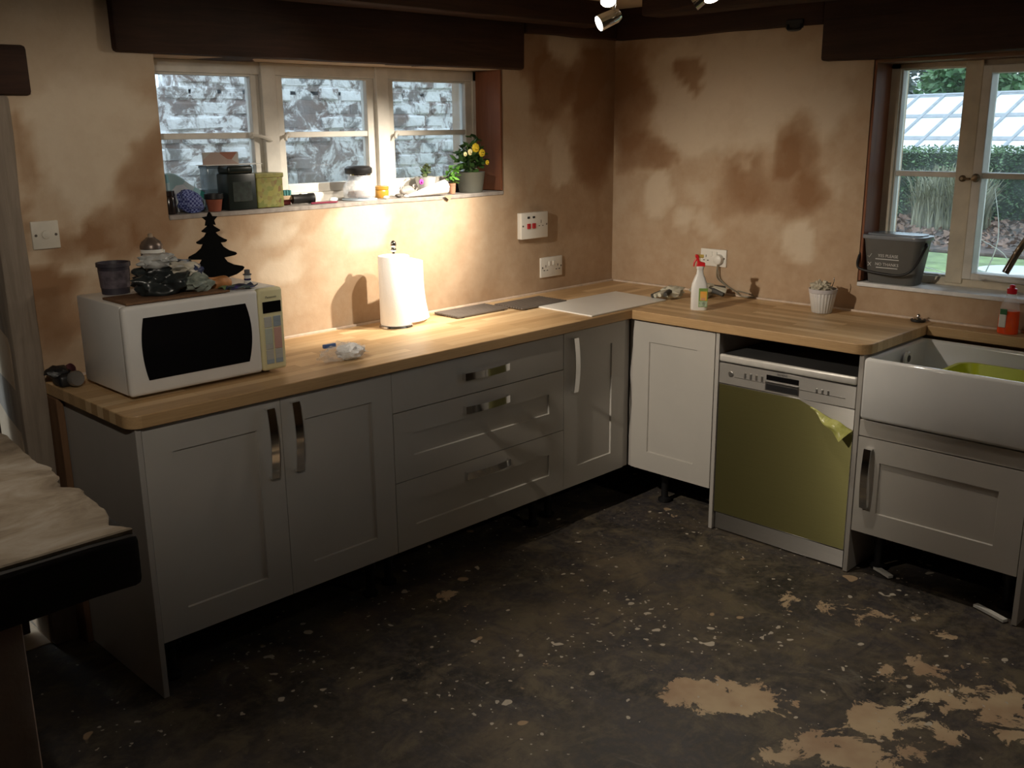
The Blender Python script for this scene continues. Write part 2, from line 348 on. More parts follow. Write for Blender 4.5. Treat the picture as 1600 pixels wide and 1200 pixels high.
def wall(name, ax, u0, u1, openings, blobs, seed, outward, label):
    """plastered wall on plane ax=0 (ax 1: u is x; ax 0: u is y); dense front skin with a damp mask, solid masonry behind"""
    us = sorted(set([round(x, 4) for x in np.arange(u0, u1+.001, .03)]+[u1]+[e for o in openings for e in o[:2]]))
    vs = sorted(set([round(x, 4) for x in np.arange(0, ZC+.001, .03)]+[ZC]+[e for o in openings for e in o[2:]]))
    U, V = np.meshgrid(us, vs, indexing='ij'); D = damp_field(U, V, blobs, seed); J = .010*fbm(U*2.2, V*2.2, seed+20)
    def inside(u, v): return any(o[0] < u < o[1] and o[2] < v < o[3] for o in openings)
    verts = []; faces = []; damp = []; ids = {}
    def vid(i, j):
        if (i, j) not in ids:
            u, v = us[i], vs[j]; edge = min([min(abs(u-o[0]), abs(u-o[1])) for o in openings]+[9]); k = 0 if (i in (0, len(us)-1)) else 1
            d = -abs(J[i, j])*0.5*k*outward
            ids[(i, j)] = len(verts); verts.append((u, d, v) if ax == 1 else (d, u, v)); damp.append(D[i, j])
        return ids[(i, j)]
    for i in range(len(us)-1):
        for j in range(len(vs)-1):
            if not inside((us[i]+us[i+1])/2, (vs[j]+vs[j+1])/2):
                q = (vid(i, j), vid(i+1, j), vid(i+1, j+1), vid(i, j+1)); faces.append(q if ax == 1 else q[::-1])
    # masonry behind the skin, split round the openings
    def blk(a0, a1, z0, z1):
        if a1-a0 < .002 or z1-z0 < .002: return
        n = len(verts); d0, d1 = .006*outward, .34*outward
        for dd in (d0, d1):
            for uu, zz in ((a0, z0), (a1, z0), (a1, z1), (a0, z1)): verts.append((uu, dd, zz) if ax == 1 else (dd, uu, zz)); damp.append(.38)
        for f in ((0, 1, 2, 3), (7, 6, 5, 4), (0, 4, 5, 1), (1, 5, 6, 2), (2, 6, 7, 3), (3, 7, 4, 0)): faces.append(tuple(n+k for k in f))
    cur = u0-(.34 if ax == 1 else 0)
    for o in sorted(openings):
        blk(cur, o[0], -.05, ZC+.1); blk(o[0], o[1], -.05, o[2]); blk(o[0], o[1], o[3], ZC+.1); cur = o[1]
    blk(cur, u1+.34, -.05, ZC+.1)
    # thin rendered arris closing the skin onto the masonry
    me = bpy.data.meshes.new(name); me.from_pydata(verts, [], faces)
    a = me.attributes.new('damp', 'FLOAT', 'POINT'); a.data.foreach_set('value', np.array(damp, dtype=np.float32))
    me.materials.append(plaster); o = bpy.data.objects.new(name, me); C.objects.link(o)
    return struct(o, label, 'wall')
WA = (-2.42, -.79, 1.40, 1.94)        # window opening in the back wall
DR = (-3.86, -2.99, 0.0, 1.82)        # doorway in the back wall
WB = (-2.34, -1.352, 1.025, 1.945)    # window opening in the right wall
wall('wall_back', 1, RX0, 0.0, [WA, DR], DAMP_A, 3, 1, 'blotchy half-dried plaster wall with the three-light window')
wall('wall_right', 0, RY0, 0.0, [WB], DAMP_B, 11, 1, 'blotchy drying plaster wall above the dishwasher and sink')
pl_plain = mk('dry_cream_plaster', (.56, .48, .37), .9, var=.12, vs=2, bump=.2, bs=14)
struct(obj('wall_left', box((RX0-.3, RY0, -.05), (RX0, 0, ZC+.1)), pl_plain), 'cream plaster wall closing the room beyond the half wall', 'wall')
struct(obj('wall_front', box((RX0-.3, RY0-.3, -.05), (.34, RY0, ZC+.1)), pl_plain), 'cream plaster wall facing the back window', 'wall')
struct(obj('ceiling', box((RX0-.3, RY0-.3, ZC), (.34, .34, ZC+.15)), mk('aged_ceiling_plaster', (.50, .42, .31), .9, var=.1, vs=3, bump=.2, bs=12)), 'low cream plaster ceiling between dark beams', 'ceiling')
def floor():
    fx = np.arange(RX0-.1, .10, .04); fy = np.arange(RY0-.1, .18, .04); X, Y = np.meshgrid(fx, fy, indexing='ij')
    P = [(-1.668,-1.826,.19,.11,1),(-1.609,-2.01,.08,.05,.6),(-1.422,-2.298,.2,.16,.7),(-1.176,-2.31,.23,.22,.6),(-1.627,-2.241,.2,.11,.8),(-1.174,-2.46,.11,.21,.7),(-.937,-1.703,.16,.11,.5),(-.861,-1.888,.14,.1,.5),(-.812,-2.076,.13,.1,.4),(-.905,-2.201,.17,.09,.3),(-1.214,-2.166,.12,.12,.55),(-1.847,-.717,.08,.08,.45),(-1.713,-1.565,.06,.04,.4),(-1.704,-1.37,.17,.05,.25),(-1.848,-.825,.07,.05,.3),(-1.914,-1.329,.15,.08,.2),(-1.804,-2.122,.14,.07,.6),(-.6,-.9,.1,.07,.25)]
    R = np.array([.7056, -.7085]); w = np.zeros_like(X)
    for cx, cy, a, b, s in P:
        dx, dy = X-cx, Y-cy; u = dx*R[0]+dy*R[1]; v = dx*-R[1]+dy*R[0]
        r = np.sqrt((u/a)**2+(v/b)**2); w = np.maximum(w, s*np.clip((1.35-r)/.7, 0, 1))
    n, m = X.shape; me = bpy.data.meshes.new('floor')
    vz = .003*fbm(X*2, Y*2, 5)-.003
    me.from_pydata(np.stack([X, Y, vz], -1).reshape(-1, 3).tolist(), [], [(i*m+j, (i+1)*m+j, (i+1)*m+j+1, i*m+j+1) for i in range(n-1) for j in range(m-1)])
    at = me.attributes.new('worn', 'FLOAT', 'POINT'); at.data.foreach_set('value', w.reshape(-1).astype(np.float32))
    me.materials.append(floor_m); o = bpy.data.objects.new('floor', me); C.objects.link(o)
    struct(o, 'dark worn concrete floor with flaking tan patches', 'floor')
floor()
def rough_beam(a, b, seed, amp=.006, cut=.12, bevel=.012):
    t = box(a, b); L = [abs(q-p) for p, q in zip(a, b)]; ax = L.index(max(L)); n = max(2, int(L[ax]/cut))
    es = [e for e in t.edges if abs(abs((e.verts[0].co-e.verts[1].co)[ax])-L[ax]) < 1e-5]
    bmesh.ops.subdivide_edges(t, edges=es, cuts=n, use_grid_fill=True)
    bev(t, bevel, 2, [e for e in t.edges if len(e.link_faces) == 2 and e.calc_face_angle(0) > .8])
    for v in t.verts: v.co += Vector([mnoise.noise(v.co*4+Vector((seed, k*7, 0)))*amp for k in range(3)])
    return t
def trim(n, bm, m, label): return struct(obj('trim_%d' % n, bm, m, None, False, 30), label, 'beam')
trim(1, rough_beam((-2.56, -.03, 1.94), (-.672, .16, ZC+.02), 1), beam_x, 'dark stained oak lintel over the three-light window')
trim(2, rough_beam((-.672, -.045, 2.10), (.02, .05, ZC+.02), 2), beam_x, 'dark wall plate beam running into the corner above back wall')
trim(3, rough_beam((-.045, -1.14, 2.095), (.05, -.03, ZC+.02), 3), beam_y, 'dark wall plate beam above the blotchy right wall')
trim(4, rough_beam((-.05, -2.75, 1.945), (.13, -1.135, ZC+.02), 4), beam_y, 'dark oak lintel over the sink window')
trim(5, rough_beam((-4.0, -.025, 1.80), (-2.83, .2, 1.945), 5), beam_x, 'short dark oak lintel end beside the light switch')
trim(6, rough_beam((RX0, -.20, 2.135), (-.3, -.06, ZC+.02), 6, .005, .3), beam_x, 'dark ceiling joist running beside the long window lintel')
trim(7, rough_beam((-.34, RY0, 2.16), (-.20, -.42, ZC+.02), 7, .005, .3), beam_y, 'dark ceiling joist running parallel to the sink wall')
for k, yy in enumerate((-2.1, -3.3, -4.4)):
    trim(8+k, rough_beam((RX0, yy-.09, 2.10), (-.36, yy+.09, ZC+.02), 9+k, .006, .35), beam_x, ['dark ceiling beam crossing the room in front of the sink', 'dark ceiling beam crossing the middle of the room', 'dark ceiling beam near the front wall'][k])
tt = thing('iron_hook', (-.05, -1.0, 2.095), 'small black iron bracket under the wall beam near the sink lintel', 'bracket')
obj('plate', box((-.052, -1.05, 2.085), (-.044, -.97, 2.12), .002), black_pl, tt); obj('hook', tube(smooth_path([(-.05, -1.04, 2.10), (-.06, -1.04, 2.08), (-.06, -.99, 2.08), (-.05, -.98, 2.10)]), .006), black_pl, tt)
# ---- window in the back wall: three casements, each two panes
def window_back():
    w = bpy.data.objects.new('window_1', None); C.objects.link(w); w.location = (-1.605, .2, 1.41); struct(w, 'white painted three-light casement window above the long worktop', 'window')
    x0, x1, z0, z1 = WA; z0 = 1.405; y0, y1 = .165, .225
    f = box((x0, y0, z1-.045), (x1, y1, z1+.0), .003); box((x0, y0, z0+.0), (x1, y1, z0+.04), .003, bm=f)
    box((x0, y0, z0), (x0+.035, y1, z1), .003, bm=f); box((x1-.03, y0, z0), (x1, y1, z1), .003, bm=f)
    for mx in (-1.890, -1.345): box((mx-.032, y0-.012, z0), (mx+.032, y1, z1), .003, bm=f)
    obj('window_frame', f, white_p, w)
    for n, (a, b) in enumerate(((x0+.035, -1.922), (-1.858, -1.377), (-1.313, x1-.03))):
        za, zb = z0+.04, z1-.045; ga, gb = a+.038, b-.038; gza, gzb = za+.035, zb-.008; zm = 1.672
        c = box((a, y0+.008, za), (ga, y1-.01, zb), .003); box((gb, y0+.008, za), (b, y1-.01, zb), .003, bm=c)
        box((ga-.001, y0+.008, za), (gb+.001, y1-.01, gza), .003, bm=c); box((ga-.001, y0+.008, gzb), (gb+.001, y1-.01, zb), .003, bm=c)
        box((ga-.001, y0+.012, zm-.011), (gb+.001, y1-.014, zm+.011), .003, bm=c)
        cs = obj('casement', c, white_p, w)
        obj('pane', box((ga-.004, .194, gza-.004), (gb+.004, .198, zm-.009)), pane_a, cs); obj('pane', box((ga-.004, .194, zm+.009), (gb+.004, .198, gzb+.004)), pane_a, cs)
        hx = b-.05 if n == 0 else a+.05
        lt = lathe([(.004, 0), (.012, 0), (.013, .006), (.008, .012), (.003, .012)], 14, (hx, y0+.008, zm), axis=(0, -1, 0))
        tube(smooth_path([(hx, y0-.004, zm), (hx+.03 if n == 0 else hx-.02, y0-.012, zm-.004), (hx+.075 if n == 0 else hx-.03, y0-.02, zm-.02)], 4), [.006]*4+[.007]*4+[.005], bm=lt)
        obj('latch', lt, white_p, cs, smooth=40)
window_back()
solo_sill = struct(obj('trim_12', rough_beam((WA[0]+.002, -.004, 1.392), (WA[1]-.002, .168, 1.4085), 3, .002, .1, .003), mk('dusty_grey_sill', (.30, .27, .245), .8, var=.25, vs=25, bump=.4, bs=60)), 'chipped grey window sill under the three-light window', 'sill')
struct(obj('trim_13', box((-.802, .004, 1.412), (-.79, .165, 1.94), .002), jamb_w), 'red brown timber jamb beside the yellow flowering plant', 'jamb')
struct(obj('trim_14', box((.004, -1.364, 1.042), (.145, -1.352, 1.945), .002), jamb_w), 'brown timber jamb beside the food waste caddy', 'jamb')
struct(obj('trim_15', box((.0, -2.34, 1.93), (.16, -1.364, 1.944), .002), m_wood('brown_soffit', (.12, .06, .03), (.25, .14, .08), 1, .7)), 'brown timber soffit above the sink window', 'soffit')
# ---- window over the sink
def window_sink():
    w = bpy.data.objects.new('window_2', None); C.objects.link(w); w.location = (.17, -1.85, 1.05); struct(w, 'cream and white two-light casement window above the sink', 'window')
    X0, X1 = .145, .215; y0, y1, z0, z1 = -2.34, -1.352, 1.05, 1.93
    f = box((X0, y1-.05, z0), (X1, y1, z1), .003); box((X0, y0, z0), (X1, y0+.04, z1), .003, bm=f)
    box((X0, y0, z1-.022), (X1, y1, z1), .003, bm=f); box((X0-.004, y0, z0-.012), (X1, y1, z0+.022), .003, bm=f)
    box((X0-.012, -1.737, z0), (X1, -1.668, z1), .004, bm=f); obj('window_frame', f, mk('cream_window_paint', (.60, .53, .41), .5, var=.12, vs=12, bump=.2, bs=30), w)
    zm = 1.487
    def cas(a, b, gin, st, xo, zb0):        # a > b (y)
        c = box((X0+xo, a-st, z0+.022), (X1-.01, a, z1-.022), .003); box((X0+xo, b, z0+.022), (X1-.01, b+st, z1-.022), .003, bm=c)
        box((X0+xo, b+st-.001, z0+.022), (X1-.01, a-st+.001, zb0), .003, bm=c); box((X0+xo, b+st-.001, z1-.022-gin), (X1-.01, a-st+.001, z1-.022), .003, bm=c)
        box((X0+xo+.006, b+st-.001, zm-.011), (X1-.014, a-st+.001, zm+.011), .003, bm=c)
        cs = obj('casement', c, white_p, w)
        obj('pane', box((.188, b+st-.004, zb0-.004), (.192, a-st+.004, zm-.009)), pane_b, cs); obj('pane', box((.188, b+st-.004, zm+.009), (.192, a-st+.004, z1-.018-gin)), pane_b, cs)
        return cs
    cas(-1.402, -1.668, .004, .006, .012, 1.078); cs = cas(-1.737, -2.30, .03, .036, -.016, 1.098)
    l = lathe([(.003, 0), (.013, 0), (.013, .008), (.006, .014)], 14, (X0-.012, -1.70, zm-.012), axis=(-1, 0, 0)); tube([(X0-.02, -1.70, zm-.012), (X0-.03, -1.735, zm-.012)], .004, bm=l)
    obj('latch', l, mk('tarnished_brass', (.22, .16, .10), .4, .8), w, smooth=40)
    obj('latch_knob', lathe([(.004, 0), (.013, .0), (.017, .012), (.012, .024), (.003, .027)], 14, (X0-.016, -1.756, zm-.008), axis=(-1, 0, 0)), mk('tarnished_brass', (.22, .16, .1)), cs, smooth=40)
    obj('stay_bar', tube(smooth_path([(X0-.02, -1.81, 1.083), (X0-.03, -1.84, 1.087), (X0-.028, -1.9, 1.083), (X0-.024, -2.1, 1.08)], 5), [.009, .013, .012, .009, .008]+[.007]*11), white_p, cs, smooth=40)
window_sink()
struct(obj('trim_16', box((-.012, -2.335, 1.020), (.15, -1.356, 1.038), .004), mk('chalky_white_sill', (.74, .74, .74), .6, var=.12, vs=20, bump=.2, bs=40)), 'white painted sill below the sink window', 'sill')
# ---- doorway by the half wall
struct(obj('trim_17', rough_beam((-2.99, -.03, 0), (-2.905, .20, 1.80), 21, .006, .12, .01), old_w, None, False, 30), 'rough pale timber door post beside the light switch', 'post')
def door():
    d = bpy.data.objects.new('door_1', None); C.objects.link(d); d.location = (-3.42, .14, 0); struct(d, 'dark boarded door standing just open in the back wall', 'door')
    for k in range(6):
        a = -3.85+k*.139; obj('board', box((a, .10, .01), (a+.136, .135, 1.78), .004), mk('dark_brown_door_paint', (.05, .035, .028), .6, var=.3, vs=4), d)
    for z in (.25, .95, 1.6): obj('ledge_board', box((-3.84, .075, z), (-3.03, .10, z+.1), .004), MATS['dark_brown_door_paint'], d)
door()
for k, (a, b, z0, lab) in enumerate((((-2.86, -.016, .905), (-.01, -.002, .917), 0, 'thin pale strip where long worktop meets back wall'), ((-.016, -2.38, .905), (-.002, -.02, .917), 0, 'thin pale strip where sink side worktop meets right wall'))):
    struct(obj('trim_%d' % (18+k), box(a, b, .003), mk('pale_plaster_edge', (.62, .50, .40), .85, var=.15, vs=30)), lab, 'trim')
# ---- half wall and its beam in the foreground
struct(obj('wall_half', rough_beam((-4.9, -1.47, 0), (-3.49, -.75, .83), 33, .03, .16, .03), mk('rough_pink_render', (.34, .24, .18), .95, var=.2, vs=6, bump=.7, bs=25), None, False, 40), 'rough plastered stub of half wall under the black beam', 'wall')
def ledge():
    t = thing('beam_ledge', (-3.9, -1.2, .83), 'thick blackened oak beam with a chipped plastered ledge on half wall', 'ledge')
    obj('beam', rough_beam((-4.95, -1.515, .828), (-3.278, -1.10, .942), 41, .008, .1, .018), black_oak, t, smooth=30)
    edge = [(-3.285, -1.50), (-3.312, -1.452), (-3.285, -1.36), (-3.275, -1.27), (-3.272, -1.205), (-3.296, -1.16), (-3.290, -1.135), (-3.270, -1.09), (-3.262, -1.02), (-3.270, -.94), (-3.262, -.86), (-3.246, -.75), (-3.24, -.62)]
    rnd = random.Random(4); pts = []
    for (a, b), (c, d) in zip(edge, edge[1:]):
        for k in range(4): pts.append((a+(c-a)*k/4+rnd.uniform(-.004, .004), b+(d-b)*k/4))
    pts += [(-3.24, -.6), (-4.95, -.6), (-4.95, -1.507)]
    tp = NT('worn_plaster_ledge'); co = tp.coord('World', (1.6, 3, 1)); n = tp.noise(co, 3, 6, .62, .6)
    tp.col(tp.ramp(n, [(.3, (.13, .095, .065)), (.5, (.30, .245, .18)), (.68, (.42, .37, .31))])); tp.set(Roughness=.8); tp.bump(n, .3, .01)
    obj('plaster_top', prism(pts, 2, .925, .952, .003, 1), tp.m, t)
    obj('plank', box((-4.9, -1.1, .83), (-3.30, -.62, .926), .01), black_oak, t)
ledge()
# ================================================================== OUTSIDE
def outside():
    # courtyard brick wall behind the back window
    w = bpy.data.objects.new('wall_courtyard', None); C.objects.link(w); w.location = (-.5, 1.7, 0); struct(w, 'peeling whitewashed brick wall across the narrow yard', 'wall')
    obj('mortar_bed', box((-4.6, 1.708, -.3), (3.2, 1.95, 1.90)), brick_m, w)
    obj('mortar_bed', box((-1.45, 1.708, 1.88), (3.2, 1.95, 2.06)), brick_m, w)
    rnd = random.Random(8); meshes = []
    for k in range(5):
        hw = (.073, .070, .076, .066, .078)[k]; b = box((-hw, 0, -.035), (hw, .09, .035), .010, 1)
        for v in b.verts: v.co += Vector((rnd.uniform(-.005, .005), rnd.uniform(-.004, .004), rnd.uniform(-.004, .004)))
        me = bpy.data.meshes.new('brick'); b.to_mesh(me); b.free(); me.materials.append(brick_m); meshes.append(me)
    n = 0
    for r in range(12):
        z = 1.185+r*.0775
        for c in range(24):
            x = -2.35+c*.158+(.079 if r % 2 else 0)+.02*math.sin(r*2.1)
            if z > 1.91+.35*(x+1.6) and x < -1.2: continue
            if rnd.random() < .03: continue
            o = bpy.data.objects.new('brick', meshes[rnd.randrange(5)]); C.objects.link(o); o.parent = w
            o.location = (x+.5+rnd.uniform(-.009, .009), .0+rnd.uniform(-.018, .010), z+rnd.uniform(-.006, .006)); o.rotation_euler = (rnd.uniform(-.05, .05), rnd.uniform(-.02, .02), rnd.uniform(-.04, .04)); n += 1
    struct(obj('ground_yard', box((-6, .34, -.35), (3.2, 1.75, -.05)), mk('wet_yard_concrete', (.25, .25, .24), .8, var=.2)), 'damp grey concrete yard beyond back window', 'ground')
    lawn = mk('winter_lawn', (.20, .27, .11), .95, var=.35, vs=5, kind='World', bump=.5, bs=60)
    struct(obj('ground_garden', box((.34, -14, -.2), (70, 34, .15)), lawn), 'green winter lawn outside the sink window', 'ground')
    bed = struct(obj('ground_bed', box((8.2, -3, .14), (13.6, 8, .19), .02), mk('leaf_litter', (.085, .058, .045), .95, var=.7, vs=9, kind='World', bump=.8, bs=20)), 'flower bed of russet leaf litter before the hedge', 'ground')
    rnd = random.Random(21)
    # hedge, clipped, runs across the view
    hc = Vector((12.6, 2.8, .17)); hd = Vector((-.36, .93, 0)); hn = Vector((.93, .36, 0))
    h = thing('clipped_hedge', hc, 'clipped dark green box hedge in front of the greenhouse', 'hedge')
    def hs(r):
        a, b, c = r.uniform(-3, 3), r.uniform(-.35, .35), r.uniform(0, 1.1); k = r.random()
        if k < .5: b = -.35+r.uniform(-.05, .05)
        elif k < .75: c = 1.08+r.uniform(-.05, .06)
        return hc+hd*a+hn*b+Vector((0, 0, c))
    core = new()
    for sgn in (0,): 
        t = box((-3, -.3, 0), (3, .3, 1.04)); bmesh.ops.transform(t, matrix=Matrix.Translation(hc) @ Matrix((hd, hn, Vector((0, 0, 1)))).transposed().to_4x4(), verts=t.verts); join(core, t)
    obj('hedge_core', core, mk('dark_twigs', (.035, .05, .03), .9, var=.3), h)
    fo = obj('foliage', leaves(14000, hs, .06, rnd, .55, .1), m_leaf('box_leaf', (.035, .085, .035), (.20, .31, .14), 3), h); fo['kind'] = 'stuff'
    # straw-like arching shrubs before the hedge
    straw = m_leaf('straw_blade', (.14, .145, .085), (.40, .38, .25), 2); grey = m_leaf('grey_green_leaf', (.08, .115, .085), (.25, .29, .23), 3)
    for k, (d, s, hgt, lab) in enumerate(((11.6, .0, .95, 'straw coloured arching grass clump before clipped hedge'), (11.5, -1.75, .85, 'grey twiggy lavender shrub before the clipped hedge'), (11.6, 1.75, .8, 'pale arching grass clump at the other end of flower bed'))):
        c = Vector((-4.03, -3.28, 0))+Vector((.932, .362, 0))*(d+4.2)+Vector((-.362, .932, 0))*s; c.z = .17
        g = thing('garden_shrub', c, lab, 'shrub'); b = new()
        for _ in range(900):
            a = rnd.uniform(0, 2*PI); L = hgt*rnd.uniform(.7, 1.25); sp = rnd.uniform(.08, .38); p = c+Vector((rnd.uniform(-.42, .42), rnd.uniform(-.42, .42), 0)); dv = Vector((math.cos(a), math.sin(a), 0)); sd = Vector((-dv.y, dv.x, 0))*.016
            pr = None
            for i in range(5):
                t = i/4; q = p+dv*sp*t*t*1.1+Vector((0, 0, L*(t-.38*t*t*(sp+.4)))); wv = sd*(1-.75*t); cur = (b.verts.new(q-wv), b.verts.new(q+wv))
                if pr: b.faces.new((pr[0], pr[1], cur[1], cur[0]))
                pr = cur
        obj('blades', b, straw if k % 2 == 0 else grey, g)['kind'] = 'stuff'
    lt = obj('fallen_leaves', leaves(3500, lambda r: (r.uniform(8.3, 12.2), r.uniform(-1.5, 5.5), .192+r.uniform(0, .02)), .10, rnd, .7, 0), m_leaf('russet_leaf', (.10, .045, .03), (.30, .19, .13), 5), bed); lt['kind'] = 'stuff'
    # greenhouse
    gh = thing('greenhouse', (16.2, 5.2, .15), 'old greenhouse with rows of bright glass roof panes', 'greenhouse')
    vd = Vector((.932, .362, 0)); rt = Vector((.362, -.932, 0))
    run = (vd*.80+rt*.60).normalized(); rid = Vector((run.y, -run.x, 0))
    eave = Vector((-4.03, -3.28, .98))+vd*19.5; pit = math.radians(33); sl = run*math.cos(pit)+Vector((0, 0, math.sin(pit))); nrm = rid.cross(sl).normalized()
    if nrm.z < 0: nrm = -nrm
    gp = NT('sky_white_greenhouse_glass'); gp.col(gp.ramp(gp.noise(gp.coord('World'), 3, 4), [(.3, (.80, .84, .86)), (.7, (.92, .94, .95))])); gp.set(Roughness=.25, Specular_IOR_Level=.8)  # near-white base colour stands in for sky reflected in the panes
    bar = mk('weathered_grey_bar', (.34, .36, .38), .6, var=.15); PW, PL = .60, .74
    def quad(o, u, v, n, th): 
        t = new(); P = [o, o+u, o+u+v, o+v]; a = [t.verts.new(p) for p in P]; b = [t.verts.new(p+n*th) for p in P]
        t.faces.new(a[::-1]); t.faces.new(b)
        for i in range(4): t.faces.new((a[i], a[(i+1) % 4], b[(i+1) % 4], b[i]))
        return t
    LO, HI = -6, 2
    for c in range(LO, HI):
        for r in range(3): obj('pane', quad(eave+rid*(c*PW+.025)+sl*(r*PL+.04), rid*(PW-.05), sl*(PL-.06), nrm, .006), gp.m, gh)
    for c in range(LO, HI+1): obj('glazing_bar', quad(eave+rid*(c*PW-.035)-nrm*.02, rid*.07, sl*(PL*3), nrm, .05), bar, gh)
    for r in range(4): obj('rail', quad(eave+rid*(LO*PW-.05)+sl*(r*PL-.035)-nrm*.03, rid*((HI-LO)*PW+.1), sl*.11, nrm, .05), bar, gh)
    obj('wall', quad(eave+rid*(LO*PW)+Vector((0, 0, -.83)), rid*((HI-LO)*PW), Vector((0, 0, .82)), run, .1), mk('grey_render', (.36, .36, .36), .9), gh)
    top = eave+sl*(PL*3)
    obj('back_slope', quad(top+rid*(LO*PW), rid*((HI-LO)*PW), run*1.8*math.cos(pit)-Vector((0, 0, 1.8*math.sin(pit))), nrm, .03), mk('grey_render', (.3, .3, .3)), gh)
    sh = thing('garden_shed', eave+rid*(HI*PW+1.5), 'grey timber shed at the end of the greenhouse', 'shed'); so = eave+rid*(HI*PW+.25)+Vector((0, 0, -.83))+run*1.5
    obj('wall', quad(so, rid*2.6, Vector((0, 0, 2.1)), run, 1.6), mk('grey_boarding', (.27, .26, .25), .9, var=.3, vs=4, stretch=(1, 1, 8)), sh)
    obj('roof', quad(so+Vector((0, 0, 2.1))-run*.15-rid*.1, rid*2.8, run*1.9+Vector((0, 0, .35)), Vector((0, 0, 1)), .06), mk('grey_felt', (.16, .16, .16), .9), sh)
    # trees behind
    cam = Vector((-4.03, -3.28, 0))
    for k, (d, s, rz, hh, lo, hi, lab) in enumerate(((26.2, 2.3, 1.15, 3.2, (.07, .085, .085), (.2, .22, .21), 'bare grey green tree left behind the greenhouse'), (30, -.2, 1.3, 3.6, (.05, .13, .05), (.22, .36, .17), 'bright green leafy bush behind the greenhouse roof'), (34.4, -3.0, 1.6, 4.2, (.04, .06, .045), (.13, .17, .13), 'dark evergreen tree behind greenhouse near shed'), (41, 1.2, 3.2, 6.0, (.06, .075, .07), (.19, .22, .2), 'tall hazy wooded backdrop tree beyond the greenhouse'), (40, -7.2, 2.6, 5.4, (.05, .065, .055), (.16, .19, .17), 'tall dark tree rising behind the garden shed'))):
        c = cam+vd*d-rt*s; c.z = .15; g = thing('garden_tree', c, lab, 'tree')
        obj('trunk', tube([c, c+Vector((.1, 0, hh*.4)), c+Vector((0, .1, hh*.8))], [.16, .12, .05]), mk('tree_bark', (.13, .11, .09), .9, var=.3), g)
        def ts(r, c=c, rz=rz, hh=hh):
            v = Vector((r.gauss(0, 1), r.gauss(0, 1), r.gauss(0, 1))).normalized()*(r.random()**.33); n = 1+.35*mnoise.noise(v*2+c)
            return c+Vector((v.x*rz*n, v.y*rz*n, hh*.55+v.z*hh*.5*n))
        obj('foliage', leaves(8000, ts, .24, rnd, .6), m_leaf('tree_leaf_%d' % k, lo, hi, 1.2), g)['kind'] = 'stuff'
    bb = thing('bird_bath', (2.45, -1.19, .15), 'pale stone bird bath on lawn outside sink window', 'bird bath'); x, y = 2.45, -1.19; stone = mk('pale_wet_stone', (.62, .66, .68), .35, var=.1)
    obj('pedestal', lathe([(.14, .15), (.14, .2), (.07, .26), (.055, .5), (.08, .72)], 20, (x, y, 0)), stone, bb, smooth=30)
    obj('bowl', lathe([(.06, .70), (.16, .74), (.21, .79), (.215, .81), (.20, .81), (.15, .775), (.02, .765)], 28, (x, y, 0)), stone, bb, smooth=40)
    tw = thing('bare_bramble', (1.1, -1.15, .15), 'bare pale bramble stems outside the sink window', 'shrub')
    pale = mk('pale_dry_stem', (.62, .64, .62), .6)
    for st in ([(1.1, -1.1, .15), (1.05, -1.05, .7), (1.0, -1.0, 1.05), (1.04, -.93, 1.28)], [(1.15, -1.2, .15), (1.1, -1.3, .7), (1.0, -1.38, .93), (.95, -1.25, .99)], [(1.2, -1.25, .15), (1.15, -1.42, .8), (1.1, -1.53, 1.12), (1.1, -1.49, 1.38)], [(1.2, -1.25, .15), (1.2, -1.45, .6), (1.1, -1.6, 1.0), (1.0, -1.49, 1.14)]):
        obj('stem', tube(smooth_path(st), [.005-.0035*i/18 for i in range(19)], 5), pale, tw)
outside()
# ================================================================== KITCHEN UNITS
D = .60
def shaker(w, h, th=.02, rail=.088, rec=.007, flat=False):
    """door or drawer front in local coords: x 0..w, z 0..h, face at y=-th (towards the room), back at 0"""
    t = new(); X = [0, rail, w-rail, w]; Zs = [0, rail, h-rail, h]
    if flat: return box((0, -th, 0), (w, 0, h), .0015, 1)
    def v(x, y, z): return t.verts.new((x, y, z))
    o = [v(0, -th, 0), v(w, -th, 0), v(w, -th, h), v(0, -th, h)]; i = [v(rail, -th, rail), v(w-rail, -th, rail), v(w-rail, -th, h-rail), v(rail, -th, h-rail)]
    e = .0025; d = [v(rail+e, -th+rec, rail+e), v(w-rail-e, -th+rec, rail+e), v(w-rail-e, -th+rec, h-rail-e), v(rail+e, -th+rec, h-rail-e)]; b = [v(0, 0, 0), v(w, 0, 0), v(w, 0, h), v(0, 0, h)]
    for k in range(4):
        n = (k+1) % 4; t.faces.new((o[k], o[n], i[n], i[k])); t.faces.new((i[k], i[n], d[n], d[k])); t.faces.new((o[k], b[k], b[n], o[n]))
    t.faces.new(d); t.faces.new(b[::-1]); bmesh.ops.recalc_face_normals(t, faces=t.faces); return t
def bow(L=.23, vertical=True):
    """chrome bow handle, local: centred, standing off towards -y"""
    P = []; n = 14
    for k in range(n+1):
        s = k/n; a = (s-.5)*L; off = -.017-.010*math.sin(PI*s); P.append((0, off, a) if vertical else (a, off, 0))
    e0, e1 = P[0], P[-1]; P = [(e0[0], .0, e0[2])]+P+[(e1[0], .0, e1[2])]
    return ribbon(P, (1, 0, 0) if vertical else (0, 0, 1), .028, .0055)
def mat_for(side):      # local (x right, -y to the room) -> world for back run / right run
    return Matrix.Identity(4) if side == 'A' else Matrix(((0, 1, 0, 0), (-1, 0, 0, 0), (0, 0, 1, 0), (0, 0, 0, 1)))
def put(bm, side, p):
    bmesh.ops.transform(bm, matrix=Matrix.Translation(p) @ mat_for(side), verts=bm.verts); return bm
